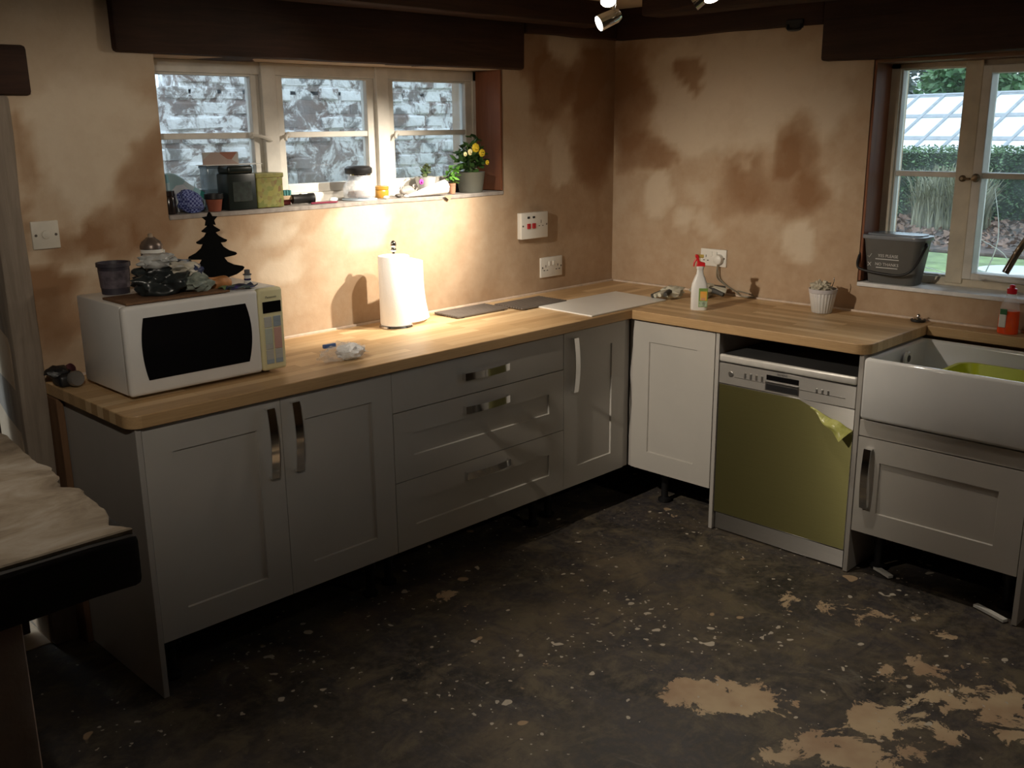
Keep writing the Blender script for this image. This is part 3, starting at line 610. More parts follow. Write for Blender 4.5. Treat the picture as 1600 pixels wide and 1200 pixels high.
def leg(parent, x, y, h=.175):
    l = obj('leg', lathe([(.03, .0), (.03, .012), (.016, .02), (.016, h*.55), (.022, h*.6), (.022, h)], 14, (x, y, 0)), black_pl, parent, smooth=40)
ZB, ZT = .178, .862
def cab(name, loc, lab, cat='cabinet', grp=None): return thing(name, loc, lab, cat, grp)
g = .0015
def door_on(parent, side, p, w, h, handle=None, hz=None, horiz=False, flat=False, name='door'):
    d = obj(name, put(shaker(w, h, flat=flat), side, p), door_g, parent)
    if handle is not None:
        hm = bow(.23, not horiz); hp = Vector(p)+mat_for(side) @ Vector((handle, -.02, hz)); obj('handle', put(hm, side, hp), chrome, d, smooth=30)['label'] = 'chrome bow handle'
    return d
# back run
c1 = cab('base_cabinet', (-2.405, -.3, 0), 'grey two-door shaker base cabinet under the microwave')
obj('body', box((-2.858, -.578, .175), (-1.951, -.02, .868)), carc, c1)
door_on(c1, 'A', (-2.861+g, -.58, ZB), .4595, ZT-ZB, .415, .545); door_on(c1, 'A', (-2.399+g, -.58, ZB), .448, ZT-ZB, .046, .548)
for x in (-2.8, -2.01): leg(c1, x, -.50); leg(c1, x, -.1)
c2 = cab('drawer_cabinet', (-1.5, -.3, 0), 'grey three-drawer base cabinet with horizontal chrome handles')
obj('body', box((-1.947, -.578, .175), (-1.045, -.02, .868)), carc, c2)
for z0, z1, hz, fl in ((.712, ZT, .075, True), (.449, .709, .208, False), (ZB, .446, .215, False)):
    door_on(c2, 'A', (-1.948+g, -.58, z0), .903, z1-z0, .452, hz, True, fl, 'drawer')
for x in (-1.9, -1.1): leg(c2, x, -.47); leg(c2, x, -.1)
c3 = cab('corner_cabinet', (-.82, -.3, 0), 'narrow grey base cabinet with vertical handle beside the inner corner')
obj('body', box((-1.041, -.578, .175), (-.60, -.02, .868)), carc, c3)
door_on(c3, 'A', (-1.043+g, -.58, ZB), .404, ZT-ZB, .058, .543); leg(c3, -.98, -.45); leg(c3, -.98, -.1)
obj('corner_post', box((-.6385, -.594, ZB), (-.599, -.575, ZT)), carc, c3)
c4 = cab('blind_corner_cabinet', (-.3, -.6, 0), 'pale grey handleless base cabinet left of the dishwasher')
obj('body', box((-.578, -1.049, .175), (-.02, -.02, .868)), carc, c4)
door_on(c4, 'B', (-.58, -.618, ZB), .427, ZT-ZB); obj('corner_post', box((-.594, -.617, ZB), (-.57, -.60, ZT)), carc, c4)
leg(c4, -.47, -.72); leg(c4, -.47, -1.0); leg(c4, -.1, -.72)
def panel(name, a, b, lab): return solo(name, box(a, b, .001, 1), carc, ((a[0]+b[0])/2, (a[1]+b[1])/2, 0), lab, 'panel')
panel('end_panel', (-2.880, -.605, 0), (-2.8625, -.03, .869), 'tall grey end panel closing the cabinet run near the half wall')
panel('end_panel', (-.603, -1.068, 0), (-.03, -1.0505, .869), 'slim grey upright panel between corner cabinet and dishwasher')
panel('end_panel', (-.603, -1.692, 0), (-.03, -1.674, .869), 'slim grey upright panel between dishwasher and sink')
panel('end_panel', (-.603, -2.318, 0), (-.03, -2.300, .60), 'slim grey upright panel at the far side of sink cabinet')
solo('timber_batten', rough_beam((-2.905, -.10, 0), (-2.883, -.012, .868), 51, .003, .1, .004), raw_w, (-2.895, -.05, 0), 'raw brown timber batten standing behind the grey end panel', 'batten')
c5 = cab('sink_cabinet', (-.3, -1.99, 0), 'low grey cabinet with one shaker door under white sink')
obj('body', box((-.578, -2.298, .175), (-.02, -1.694, .61)), carc, c5)
obj('top_rail', box((-.60, -2.298, .560), (-.578, -1.694, .622), .0015), door_g, c5)
door_on(c5, 'B', (-.58, -1.6945, ZB), .602, .556-ZB, .046, .222); leg(c5, -.48, -1.76); leg(c5, -.48, -2.24); leg(c5, -.1, -1.76)
# worktops
def rounded(x0, x1, y0, y1, corners, r=.045):
    out = []
    for (cx, cy, a0, tag) in ((x0, y0, PI, 'a'), (x1, y0, 1.5*PI, 'b'), (x1, y1, 0, 'c'), (x0, y1, .5*PI, 'd')):
        if tag in corners:
            ox = cx+(r if cx == x0 else -r); oy = cy+(r if cy == y0 else -r)
            out += [(ox+r*math.cos(a0+k*PI/12), oy+r*math.sin(a0+k*PI/12)) for k in range(7)]
        else: out.append((cx, cy))
    return out
solo('oak_worktop', prism(rounded(-2.905, -.02, -.625, -.018, 'a'), 2, .87, .91, .003, 2), oak, (-2.905, -.625, .87), 'long oak stave worktop under the three-light window', 'worktop')
# right run is modelled along local x and turned, so its staves run along the wall
def worktop_b(name, ya, yb, xa, xb, corner, lab):
    t = prism(rounded(0, abs(yb-ya), 0, abs(xb-xa), corner, .05), 2, 0, .04, .003, 2)
    o = obj(name, t, oak, None, True); o.location = (xa, ya, .87); o.rotation_euler = (0, 0, -PI/2); o['label'] = lab; o['category'] = 'worktop'; return o
worktop_b('oak_worktop', -.6265, -1.712, -.625, -.018, 'b', 'short oak stave worktop above the dishwasher')
worktop_b('oak_worktop', -1.7135, -2.36, -.112, -.018, '', 'narrow oak strip of worktop behind white sink')
# dishwasher
def dishwasher():
    d = thing('dishwasher', (-.3, -1.37, 0), 'stainless steel dishwasher with yellow protective film peeling from its door', 'dishwasher')
    a, b = -1.671, -1.071
    obj('body', box((-.575, a+.004, .02), (-.04, b-.004, .742)), mk('dark_grey_casing', (.05, .05, .05), .6), d)
    ld = obj('lid', box((-.59, a, .748), (-.04, b, .776), .003), mk('dark_grey_casing', (.05, .05, .05), .6), d); obj('lid_edge', box((-.606, a, .747), (-.588, b, .779), .008, 3), mk('silver_edge_with_glint', (.66, .64, .60), .35, .25), ld, smooth=40)  # pale edge colour stands in for light reflected off the lid front
    cp = obj('control_panel', box((-.60, a, .655), (-.575, b, .741), .002), m_brushed('satin_steel_fascia', (.56, .54, .51), .38, .55), d)
    obj('display', box((-.6012, -1.435, .705), (-.599, -1.292, .726), .001), gloss_bk, cp)
    hr = box((-.6014, -1.438, .662), (-.599, -1.288, .700), .001); obj('handle_surround', hr, mk('grey_steel_trim', (.42, .41, .4), .3, 1.), cp)
    obj('handle_recess', box((-.6022, -1.432, .666), (-.6005, -1.294, .690), .001), black_pl, cp)
    ink = mk('grey_print', (.10, .10, .10), .6)
    text('SIEMENS', .0125, ink, cp, (-.6014, -1.362, .7335), (0, -1, 0), (0, 0, 1))
    for k in range(4): obj('button', box((-.6016, -1.190-k*.026, .692), (-.5995, -1.200-k*.026, .716), .001), mk('steel_button', (.5, .49, .47), .35, 1.), cp)
    for k in range(3): obj('button', box((-.6016, -1.508-k*.024, .690), (-.5995, -1.516-k*.024, .708), .001), MATS['steel_button'], cp)
    obj('power_button', lathe([(.002, 0), (.0125, 0), (.0125, .002), (.009, .003)], 18, (-.5995, -1.128, .700), axis=(-1, 0, 0)), MATS['steel_button'], cp)
    obj('groove', box((-.6008, -1.63, .6885), (-.599, -1.44, .6905)), mk('bright_edge', (.8, .79, .76), .2, 1.), cp); obj('groove', box((-.6008, -1.286, .6885), (-.599, -1.145, .6905)), MATS['bright_edge'], cp)
    obj('door', box((-.598, a, .082), (-.575, b, .653), .002), steel, d)
    fm = new(); P = [(b-.003, .085), (a+.003, .085), (a+.003, .572), (-1.56, .607), (-1.44, .650), (b-.003, .650)]
    v0 = [fm.verts.new((-.5992, y, z)) for y, z in P]; fm.faces.new(v0); bmesh.ops.recalc_face_normals(fm, faces=fm.faces); bmesh.ops.solidify(fm, geom=list(fm.faces), thickness=.0006)
    obj('protective_film', fm, film_m, d)
    fl = NT('loose_yellow_film'); fl.col(fl.ramp(fl.noise(fl.coord('Object'), 30, 3), [(.3, (.42, .43, .10)), (.7, (.62, .62, .22))])); fl.set(Roughness=.25, Alpha=.82)
    A0, A1 = Vector((-.600, -1.49, .632)), Vector((-.602, -1.668, .574)); B0, B1 = Vector((-.604, -1.50, .622)), Vector((-.648, -1.640, .535))
    def ff(u, v):
        p = (A0.lerp(A1, u)).lerp(B0.lerp(B1, u), v); p.x -= .016*math.sin(PI*v)*u+.004*math.sin(9*u+4*v); p.z += .004*math.sin(11*u); return p
    obj('film_flap', sheet(ff, 14, 8, .0006), fl.m, d)
    obj('plinth', box((-.590, a+.004, .004), (-.565, b-.004, .078), .002), steel, d)
dishwasher()
# belfast sink
def sink():
    x0, x1, y0, y1, z0, z1 = -.622, -.125, -2.297, -1.700, .630, .863
    s = thing('belfast_sink', (-.37, -2.0, z0), 'deep white ceramic farmhouse sink beside the dishwasher', 'sink')
    t = box((x0, y0, z0), (x1, y1, z1)); top = [f for f in t.faces if f.normal.z > .9][0]
    r = bmesh.ops.inset_individual(t, faces=[top], thickness=.034)
    e = bmesh.ops.extrude_face_region(t, geom=[top]); vs = [v for v in e['geom'] if isinstance(v, bmesh.types.BMVert)]
    bmesh.ops.translate(t, verts=vs, vec=(0, 0, -.19)); bmesh.ops.delete(t, geom=[top], context='FACES_ONLY')
    bmesh.ops.recalc_face_normals(t, faces=t.faces); bev(t, .013, 3)
    obj('basin', t, ceramic, s, smooth=50)
    obj('overflow_rim', lathe([(.012, 0), (.028, 0), (.03, .008), (.024, .014), (.012, .010)], 20, (-.34, -1.737, .818), axis=(0, -1, 0)), ceramic, s, smooth=40)
    obj('overflow_hole', lathe([(.002, 0), (.0135, 0), (.0135, .012), (.002, .012)], 16, (-.34, -1.737, .818), axis=(0, -1, 0)), black_pl, s)
    obj('waste', lathe([(.002, 0), (.04, 0), (.042, .004), (.03, .006), (.01, .002)], 20, (-.37, -2.0, .674)), chrome, s)
    w = new(); y0, y1, xa, xb = -2.22, -1.90, -.53, -.20
    def ring(ins, z):
        return [w.verts.new((x, y, z)) for x, y in rounded(xa+ins, xb-ins, y0+ins, y1-ins, 'abcd', .06-ins*.4)]
    R = [ring(.03, .685), ring(.004, .800), ring(-.008, .807), ring(-.008, .812), ring(.006, .812), ring(.036, .692)]
    for a, b in zip(R, R[1:]):
        for k in range(len(a)): w.faces.new((a[k], a[(k+1) % len(a)], b[(k+1) % len(a)], b[k]))
    w.faces.new(R[0][::-1]); w.faces.new(R[-1])
    bmesh.ops.transform(w, matrix=Matrix.Translation((0, 0, -.004)), verts=w.verts)
    solo('washing_up_bowl', w, mk('lime_plastic', (.52, .58, .03), .35, var=.05), (-.37, -2.06, .681), 'lime green washing up bowl standing in white sink', 'bowl', smooth=40)
    solo('dish_sponge', blob((-.33, -2.10, .72), (.06, .04, .03), 4, .2, 2, 3, .6905), mk('grey_green_scourer', (.16, .19, .13), .95, var=.3, vs=60), (-.33, -2.10, .69), 'dark green scourer lying in lime washing up bowl', 'scourer', smooth=True)
sink()
def tap():
    t = thing('kitchen_tap', (-.06, -2.17, .91), 'chrome swan-neck tap at the back of white sink', 'tap')
    obj('base', lathe([(.03, .911), (.03, .92), (.02, .935), (.018, .98)], 20, (-.06, -2.17, 0)), chrome, t, smooth=40)
    obj('spout', tube(smooth_path([(-.06, -2.17, .96), (-.06, -2.17, 1.16), (-.075, -2.16, 1.27), (-.125, -2.128, 1.325), (-.185, -2.092, 1.315), (-.228, -2.062, 1.25), (-.25, -2.03, 1.165)], 6), [.013]*37, 14), chrome, t, smooth=60)
    for s in (-1, 1):
        h = lathe([(.012, 0), (.016, .03), (.02, .035), (.018, .05), (.004, .055)], 16, (-.06, -2.17+s*.018, .955), axis=(0, s, .25)); obj('handle', h, chrome, t, smooth=40)
tap()
# ceiling spots
lens_m = m_emit('lit_spot_lens', (1, .93, .80), 14)
def spot_fitting(loc, heads, label, name='spotlight_fitting'):
    t = thing(name, loc, label, 'light fitting'); L = Vector(loc)
    obj('ceiling_plate', lathe([(.055, ZC-.022), (.06, ZC-.018), (.06, ZC-.001), (.01, ZC)], 24, (L.x, L.y, 0)), chrome, t, smooth=40)
    for p, aim, power, ang, blend in heads:
        p = Vector(p); d = (Vector(aim)-p).normalized(); back = p-d*.085
        root = Vector((back.x, back.y, max(back.z, p.z)+.02))
        obj('arm', tube([(L.x, L.y, ZC-.02), (root.x*.6+L.x*.4, root.y*.6+L.y*.4, ZC-.035), (root.x, root.y, ZC-.04), tuple(back+d*.03)], .006, 8), chrome, t, smooth=60)
        hd = obj('spot_head', lathe([(.010, -.088), (.020, -.085), (.026, -.07), (.028, -.02), (.029, 0), (.0265, 0), (.0255, -.012), (.004, -.014)], 22, p, axis=d), chrome, t, smooth=40)
        obj('lens', lathe([(.002, -.013), (.0245, -.013), (.0245, -.005), (.012, -.003), (.002, -.0025)], 22, p, axis=d), lens_m, hd)
        ld = bpy.data.lights.new('spot_light', 'SPOT'); ld.energy = power; ld.color = (1, .885, .73); ld.spot_size = math.radians(ang); ld.spot_blend = blend; ld.shadow_soft_size = .022
        lo = bpy.data.objects.new('spot_light', ld); C.objects.link(lo); lo.parent = t; lo.location = p+d*.006-L; lo.rotation_euler = d.to_track_quat('-Z', 'Y').to_euler()
spot_fitting((-1.04, -1.03, ZC-.02), [((-1.137, -.849, 2.05), (-2.75, -.0, 1.25), P_LEFT, 70, 1.0), ((-1.25, -.985, 2.105), (-2.5, -2.3, .0), P_FLOOR, 75, 1.0), ((-1.04, -1.262, 2.105), (-1.55, -2.3, 0), P_FRONT, 90, .9), ((-.86, -1.06, 2.12), (-1.48, 0, 1.25), P_HOT, 49, 1.0), ((-1.38, -1.06, 2.15), (-1.32, -.03, 1.14), P_ROLL, 60, 1.0)], 'chrome ceiling spotlight near the corner with an added fifth head')  # last head is added out of view to brighten the roll and wall
spot_fitting((-3.22, -.98, ZC-.02), [((-3.15, -.74, 2.10), (-.50, -.74, .80), P_FAR, 51, 1.0), ((-3.30, -1.22, 2.12), (-3.65, -1.25, .95), P_LEDGE, 70, 1.0)], 'chrome ceiling spotlight above half wall with an added ledge head')  # second head is added only to brighten the ledge top
spot_fitting((-1.45, -3.7, ZC-.02), [((-1.42, -3.62, 2.10), (-.25, -1.75, .9), P_REAR, 90, 1.0)], 'chrome single ceiling spotlight facing the sink')
spot_fitting((-3.82, -2.5, ZC-.02), [((-3.78, -2.45, 2.12), (-2.75, 0, 1.77), P_FILL, 76, 1.0)], 'added unseen fill spotlight over the half wall stub')  # fill lamp added out of view to lift the left part of the back wall
# ================================================================== THINGS ON THE WORKTOP
ZW = .9105
# microwave
def microwave():
    x0, xm, x1, yf, yb, z0, z1 = -2.822, -2.372, -2.282, -.472, -.135, .922, 1.196
    m = thing('microwave', ((x0+x1)/2, -.3, ZW), 'white microwave oven with dark window and yellowed control panel', 'microwave')
    obj('body', box((x0+.004, yf+.03, z0), (x1-.004, yb, z1), .006), mw_white, m, smooth=30)
    # door frame: rounded slab with a bowed dark window
    obj('door', box((x0, yf, z0), (xm-.001, yf+.032, z1-.001), .012, 3), mw_white, m, smooth=40)
    dr = [o for o in m.children if o.name.startswith('door')][0]
    n = 12; L = [(x0+.048+.012*(2*k/n-1)**2, z0+.045+.190*k/n) for k in range(n+1)]; R = [(xm-.034-.016*(2*k/n-1)**2, z0+.045+.190*k/n) for k in range(n, -1, -1)]
    obj('window', prism(L+R, 1, yf-.0015, yf+.006), gloss_bk, dr)
    cp = obj('control_panel', box((xm+.001, yf+.001, z0), (x1, yf+.032, z1-.001), .010, 3), cream_pl, m, smooth=40)
    f = yf+.0004
    obj('display', box((xm+.012, f-.0016, z1-.082), (x1-.010, f+.002, z1-.044), .003), gloss_bk, cp)
    text('Panasonic', .0105, mk('dark_print', (.05, .05, .05), .6), cp, ((xm+x1)/2, f-.0006, z1-.030), (1, 0, 0), (0, 0, 1))
    kinds = [mk('grey_key', (.45, .45, .42), .5), mk('blue_grey_key', (.30, .36, .42), .5), mk('pink_key', (.55, .33, .28), .5), mk('pale_green_key', (.44, .48, .42), .5)]
    rows = [(.100, .5), (.117, .5), (.138, .55), (.155, .55), (.172, .55), (.190, .55), (.210, .4), (.226, .4), (.240, .4)]
    for k, (dz, h) in enumerate(rows):
        for c in range(2):
            a = xm+.014+c*.034; w = .028
            km = kinds[2] if (c == 1 and 2 <= k <= 5) else kinds[1] if (c == 1 and k < 2) or k == 8 else kinds[3] if 2 <= k <= 4 else kinds[0]
            obj('key', box((a, f-.0016, z1-dz-.013*h-.006), (a+w, f+.002, z1-dz+.006), .0015, 1), km, cp)
    for x in (x0+.05, x1-.05):
        for y in (yf+.06, yb-.05): obj('foot', lathe([(.014, ZW), (.016, ZW+.006), (.014, z0+.002)], 12, (x, y, 0)), black_pl, m)
microwave()
MT = 1.1965
solo('scrap_board', box((-2.800, -.452, MT), (-2.46, -.29, MT+.007), .001), raw_w, (-2.63, -.37, MT), 'thin brown offcut board lying on top of microwave', 'board')
tb = thing('plastic_tub', (-2.715, -.195, MT), 'dark tapered plastic tub on microwave behind rubbish bag', 'tub')
obj('tub', lathe([(.042, MT), (.048, MT+.085), (.052, MT+.086), (.052, MT+.098), (.047, MT+.098), (.04, MT+.008)], 24, (-2.715, -.195, 0)), mk('dark_purple_plastic', (.035, .03, .042), .5), tb, smooth=40)
obj('label', lathe([(.0445, MT+.02), (.0482, MT+.075)], 24, (-2.715, -.195, 0)), mk('dark_tub_label', (.085, .07, .085), .5, var=.6, vs=40), tb, smooth=40)
ac = thing('aerosol_can', (-2.57, -.165, MT), 'dark aerosol can with bronze cap behind the rubbish bag', 'can')
cx, cy = -2.57, -.165
obj('can', lathe([(.033, MT), (.035, MT+.004), (.035, MT+.125), (.033, MT+.13)], 24, (cx, cy, 0)), mk('dark_navy_tin', (.03, .03, .042), .35), ac, smooth=40)
obj('shoulder', lathe([(.036, MT+.125), (.036, MT+.135), (.030, MT+.148), (.016, MT+.158), (.014, MT+.162)], 24, (cx, cy, 0)), mk('bronze_cap', (.17, .13, .11), .35, .5), ac, smooth=40)
obj('nozzle', lathe([(.008, MT+.16), (.008, MT+.172), (.004, MT+.175)], 12, (cx, cy, 0)), mk('tan_plastic', (.35, .27, .19), .5), ac, smooth=40)
obj('white_band', lathe([(.0355, MT+.112), (.0355, MT+.124)], 24, (cx, cy, 0)), white_pl, ac, smooth=40)
obj('side_stripe', box((cx+.030, cy-.02, MT+.01), (cx+.0362, cy+.0, MT+.12), .001), white_pl, ac)
# crumpled bags on the microwave
rb = thing('rubbish_bag', (-2.62, -.33, MT+.007), 'crumpled dark carrier bag with white folds on top of microwave', 'bag')
obj('bag', blob((-2.615, -.345, MT+.05), (.108, .078, .056), 3, .42, 2.2, 4, MT+.007), mk('dark_green_black_plastic', (.022, .027, .028), .28, var=.7, vs=18), rb, smooth=70)
obj('white_fold', blob((-2.655, -.365, MT+.112), (.055, .045, .022), 8, .6, 2.4, 3), mk('grey_white_plastic', (.42, .43, .42), .35, var=.3, vs=25), rb, smooth=70)
obj('cream_fold', blob((-2.575, -.375, MT+.082), (.058, .035, .022), 12, .6, 2.6, 3), mk('cream_plastic_film', (.42, .39, .32), .4, var=.35, vs=25), rb, smooth=70)
obj('blue_print', blob((-2.535, -.385, MT+.066), (.024, .02, .024), 15, .7, 3, 3), mk('navy_print_plastic', (.03, .04, .09), .35, var=.6), rb, smooth=70)
obj('clear_end', blob((-2.548, -.408, MT+.036), (.046, .033, .028), 18, .6, 3, 3, MT+.007), mk('milky_green_plastic', (.27, .31, .27), .25, var=.45, vs=30), rb, smooth=70)
br = thing('bread_ring', (-2.452, -.362, MT), 'browned ring shaped bread roll beside the rubbish bag', 'bread'); t = new()
rg = []
for i in range(22):
    a = 2*PI*i/22; ring = []
    for j in range(10):
        b = 2*PI*j/10; rr = .031+.017*math.cos(b); ring.append(t.verts.new((-2.452+rr*math.cos(a), -.362+rr*math.sin(a)*.8, MT+.019+.018*math.sin(b)+.002*math.sin(a*3))))
    rg.append(ring)
for i in range(22):
    for j in range(10): t.faces.new((rg[i][j], rg[(i+1) % 22][j], rg[(i+1) % 22][(j+1) % 10], rg[i][(j+1) % 10]))
bmesh.ops.recalc_face_normals(t, faces=t.faces)
obj('crust', t, mk('baked_crust', (.40, .17, .055), .55, var=.4, vs=30), br, smooth=True)
solo('snack_packet', sheet(lambda u, v: Vector((-2.475+.115*u, -.450+.05*v+.01*math.sin(6*u), MT+.005+.010*abs(math.sin(5*u+3*v))+.004*math.sin(13*u))), 14, 8, .003), m_print('navy_green_pack', [(.02, .03, .06), (.05, .06, .12), (.16, .25, .08), (.02, .02, .03), (.08, .05, .30)], 26, .35), (-2.42, -.43, MT), 'flattened navy and green snack packet on microwave front edge', 'packet', smooth=True)
sm = thing('snowman_ornament', (-2.362, -.395, MT), 'tiny white snowman ornament with dark hat on microwave', 'ornament')
obj('body', lathe([(.004, MT), (.012, MT+.002), (.014, MT+.012), (.009, MT+.022), (.011, MT+.030), (.010, MT+.038), (.003, MT+.042)], 16, (-2.362, -.395, 0)), white_pl, sm, smooth=True)
obj('hat', lathe([(.014, MT+.038), (.014, MT+.041), (.009, MT+.042), (.009, MT+.055), (.002, MT+.056)], 16, (-2.362, -.395, 0)), mk('grey_felt_hat', (.12, .12, .13), .8), sm)
obj('scarf', lathe([(.0105, MT+.021), (.012, MT+.024), (.0105, MT+.027)], 16, (-2.362, -.395, 0)), mk('navy_scarf', (.03, .03, .12), .8), sm)
# black tree silhouette
def xmas_tree():
    c = (-2.392, -.235)
    R = [(.0, .235), (.007, .221), (.024, .2195), (.012, .207), (.016, .191), (.006, .195), (.010, .188), (.029, .175), (.028, .171), (.014, .167), (.022, .156), (.040, .1445), (.050, .140), (.049, .135), (.042, .132), (.028, .132), (.036, .118), (.055, .104), (.078, .095), (.081, .089), (.074, .085), (.045, .082), (.036, .081), (.046, .066), (.068, .054), (.098, .046), (.104, .041), (.098, .032), (.075, .020), (.048, .014), (.044, .008), (.046, .0)]
    pts = [(c[0]+x*1.07, MT+z) for x, z in R]+[(c[0]-x*1.07, MT+z) for x, z in R[::-1] if x > 0]
    t = thing('tree_silhouette', (c[0], c[1], MT), 'flat black Christmas tree cut-out with a star on top', 'decoration')
    obj('cutout', prism(pts, 1, c[1]-.006, c[1]+.006), mk('matt_black_board', (.003, .003, .003), .9, spec=.1), t)
    obj('foot', box((c[0]-.03, c[1]-.03, MT), (c[0]+.03, c[1]+.03, MT+.006), .001), mk('matt_black_board', (.008,)*3), t)
xmas_tree()
# goggles / torch left of the microwave
hg = thing('head_torch', (-2.87, -.115, ZW), 'black head torch lying beside the microwave', 'torch')
obj('housing', box((-2.905, -.15, ZW), (-2.838, -.075, ZW+.04), .012, 3), black_pl, hg, smooth=40)
obj('lamp', lathe([(.006, -.004), (.024, -.002), (.026, .014), (.022, .022), (.004, .018)], 20, (-2.862, -.155, ZW+.026), axis=(.15, -1, .15)), mk('scratched_clear_lens', (.14, .13, .12), .2), hg, smooth=40)
obj('battery_pack', blob((-2.892, -.10, ZW+.045), (.038, .03, .02), 5, .3, 2, 3), black_pl, hg, smooth=40)
obj('strap', ribbon(smooth_path([(-2.845, -.11, ZW+.02), (-2.83, -.09, ZW+.035), (-2.835, -.06, ZW+.045), (-2.86, -.05, ZW+.03)], 5), (0, 0, 1), .022, .002), mk('dark_red_webbing', (.07, .015, .02), .8), hg)
# kitchen roll
def roll():
    x, y = -1.562, -.150
    k = thing('kitchen_roll', (x, y, ZW), 'white kitchen paper roll on a chrome holder', 'paper roll')
    obj('holder_base', lathe([(.068, ZW), (.070, ZW+.003), (.066, ZW+.010), (.01, ZW+.011)], 32, (x, y, 0)), chrome, k, smooth=40)
    obj('roll', lathe([(.019, ZW+.012), (.061, ZW+.012), (.063, ZW+.016), (.063, ZW+.286), (.061, ZW+.290), (.019, ZW+.290), (.0185, ZW+.29)], 40, (x, y, 0)), paper, k, smooth=40)
    obj('rod', lathe([(.006, ZW+.01), (.006, ZW+.305), (.012, ZW+.308), (.013, ZW+.318), (.008, ZW+.322), (.014, ZW+.332), (.013, ZW+.342), (.005, ZW+.350)], 16, (x, y, 0)), chrome, k, smooth=60)
    def f(u, v):      # loose sheet leaving the roll on its right side and flaring at the foot
        a0 = -.5; px = x+.064*math.cos(a0); py = y+.064*math.sin(a0); fl = (1-v)**3
        return Vector((px+u*(.120+.02*fl), py+.06*u-.02*math.sin(PI*u)-.010*fl*u, ZW+.012+v*(.268-.030*u)))
    obj('loose_sheet', sheet(f, 12, 12, .0008), paper, k, smooth=True)
roll()
# plastic bag with a blue clip
cb = thing('clear_bag', (-2.06, -.475, ZW), 'small clear plastic bag of white sachets with a blue clip', 'bag')
obj('contents', blob((-2.032, -.485, ZW+.026), (.055, .038, .027), 22, .4, 3, 3, ZW), mk('white_granules', (.86, .86, .86), .8, var=.2, vs=60), cb, smooth=True)
obj('film', blob((-2.06, -.475, ZW+.026), (.085, .048, .029), 25, .55, 3.2, 4, ZW), m_clear('crinkled_clear_film', (.9, .93, .95), .22, .08), cb, smooth=30)
obj('clip', box((-2.125, -.462, ZW+.046), (-2.075, -.448, ZW+.060), .003), mk('blue_clip', (.10, .18, .42), .4), cb)
# grey slatted trivets
def trivets():
    sl = mk('dark_grey_metal', (.135, .115, .10), .5, .2, var=.15)
    for (xa, xb, ya, yb, lab) in ((-1.284, -.985, -.218, -.062, 'grey slatted metal trivet beside the kitchen roll'), (-.965, -.672, -.285, -.105, 'grey slatted metal trivet beside the white board')):
        t = thing('slatted_trivet', ((xa+xb)/2, (ya+yb)/2, ZW), lab, 'trivet')
        n = 11; w = (yb-ya)/n
        for k in range(n): obj('slat', box((xa, ya+k*w, ZW+.003), (xb, ya+k*w+w*.78, ZW+.011), .0015, 1), sl, t)
        for x in (xa+.03, xb-.03): obj('cross_bar', box((x-.006, ya, ZW), (x+.006, yb-.003, ZW+.0035)), black_pl, t)
trivets()
def board():
    P = [(-.858, -.262), (-.872, -.606), (-.338, -.600), (-.306, -.276)]
    t = prism(P, 2, ZW, ZW+.006, .001, 1)
    solo('white_board', t, mk('white_laminate', (.80, .80, .77), .3, var=.02), (-.6, -.43, ZW), 'flat white rectangular board lying on the oak worktop corner', 'board')
board()
# spray bottle
def spray():
    x, y = -.430, -.842; t = thing('spray_bottle', (x, y, ZW), 'white cleaner spray bottle with red trigger and fruit label', 'bottle'); R = Matrix.Translation((x, y, ZW)) @ Matrix.Rotation(-PI/4-.1, 4, 'Z')
    def loc(b): bmesh.ops.transform(b, matrix=R, verts=b.verts); return b
    b = new(); prof = [(.033, .020, 0), (.036, .023, .004), (.036, .023, .095), (.033, .021, .115), (.024, .017, .14), (.0155, .0145, .158), (.0135, .0135, .178), (.0165, .0165, .181), (.0165, .0165, .192)]
    rings = [[b.verts.new((a*math.copysign(abs(math.cos(q))**.6, math.cos(q)), c*math.copysign(abs(math.sin(q))**.6, math.sin(q)), z)) for q in [2*PI*k/24 for k in range(24)]] for a, c, z in prof]
    for p, q in zip(rings, rings[1:]):
        for k in range(24): b.faces.new((p[k], p[(k+1) % 24], q[(k+1) % 24], q[k]))
    b.faces.new(rings[0][::-1]); b.faces.new(rings[-1]); obj('bottle', loc(b), mk('white_bottle', (.76, .76, .74), .35, var=.02), t, smooth=50)
    lb = obj('label', loc(box((-.004, -.0245, .016), (.0345, -.0215, .098), .001)), mk('green_label', (.20, .33, .08), .45, var=.1), t)
    obj('yellow_panel', loc(box((.002, -.0252, .045), (.031, -.0235, .085), .003)), m_print('fruit_print', [(.75, .50, .05), (.80, .35, .08), (.70, .55, .12), (.62, .28, .2)], 55), lb)
    obj('pale_panel', loc(box((-.002, -.0252, .018), (.033, -.0235, .042), .001)), mk('pale_green_print', (.33, .42, .30), .45, var=.5, vs=90), lb)
    red = mk('red_trigger_plastic', (.62, .02, .025), .35)
    hd = obj('spray_head', loc(prism([(-.018, .190), (.020, .190), (.020, .206), (.004, .210), (-.004, .214), (-.010, .242), (-.022, .243), (-.024, .232), (-.016, .222), (-.013, .206)], 1, -.011, .011, .002)), red, t)
    obj('trigger', loc(tube([(-.018, 0, .222), (-.026, 0, .206), (-.028, 0, .190)], [.005, .004, .003])), red, hd)
    obj('nozzle', loc(lathe([(.004, 0), (.007, .0), (.0075, .024), (.004, .026)], 12, (-.012, 0, .236), axis=(1, 0, -.1))), mk('amber_nozzle', (.55, .40, .10), .4), hd)
spray()
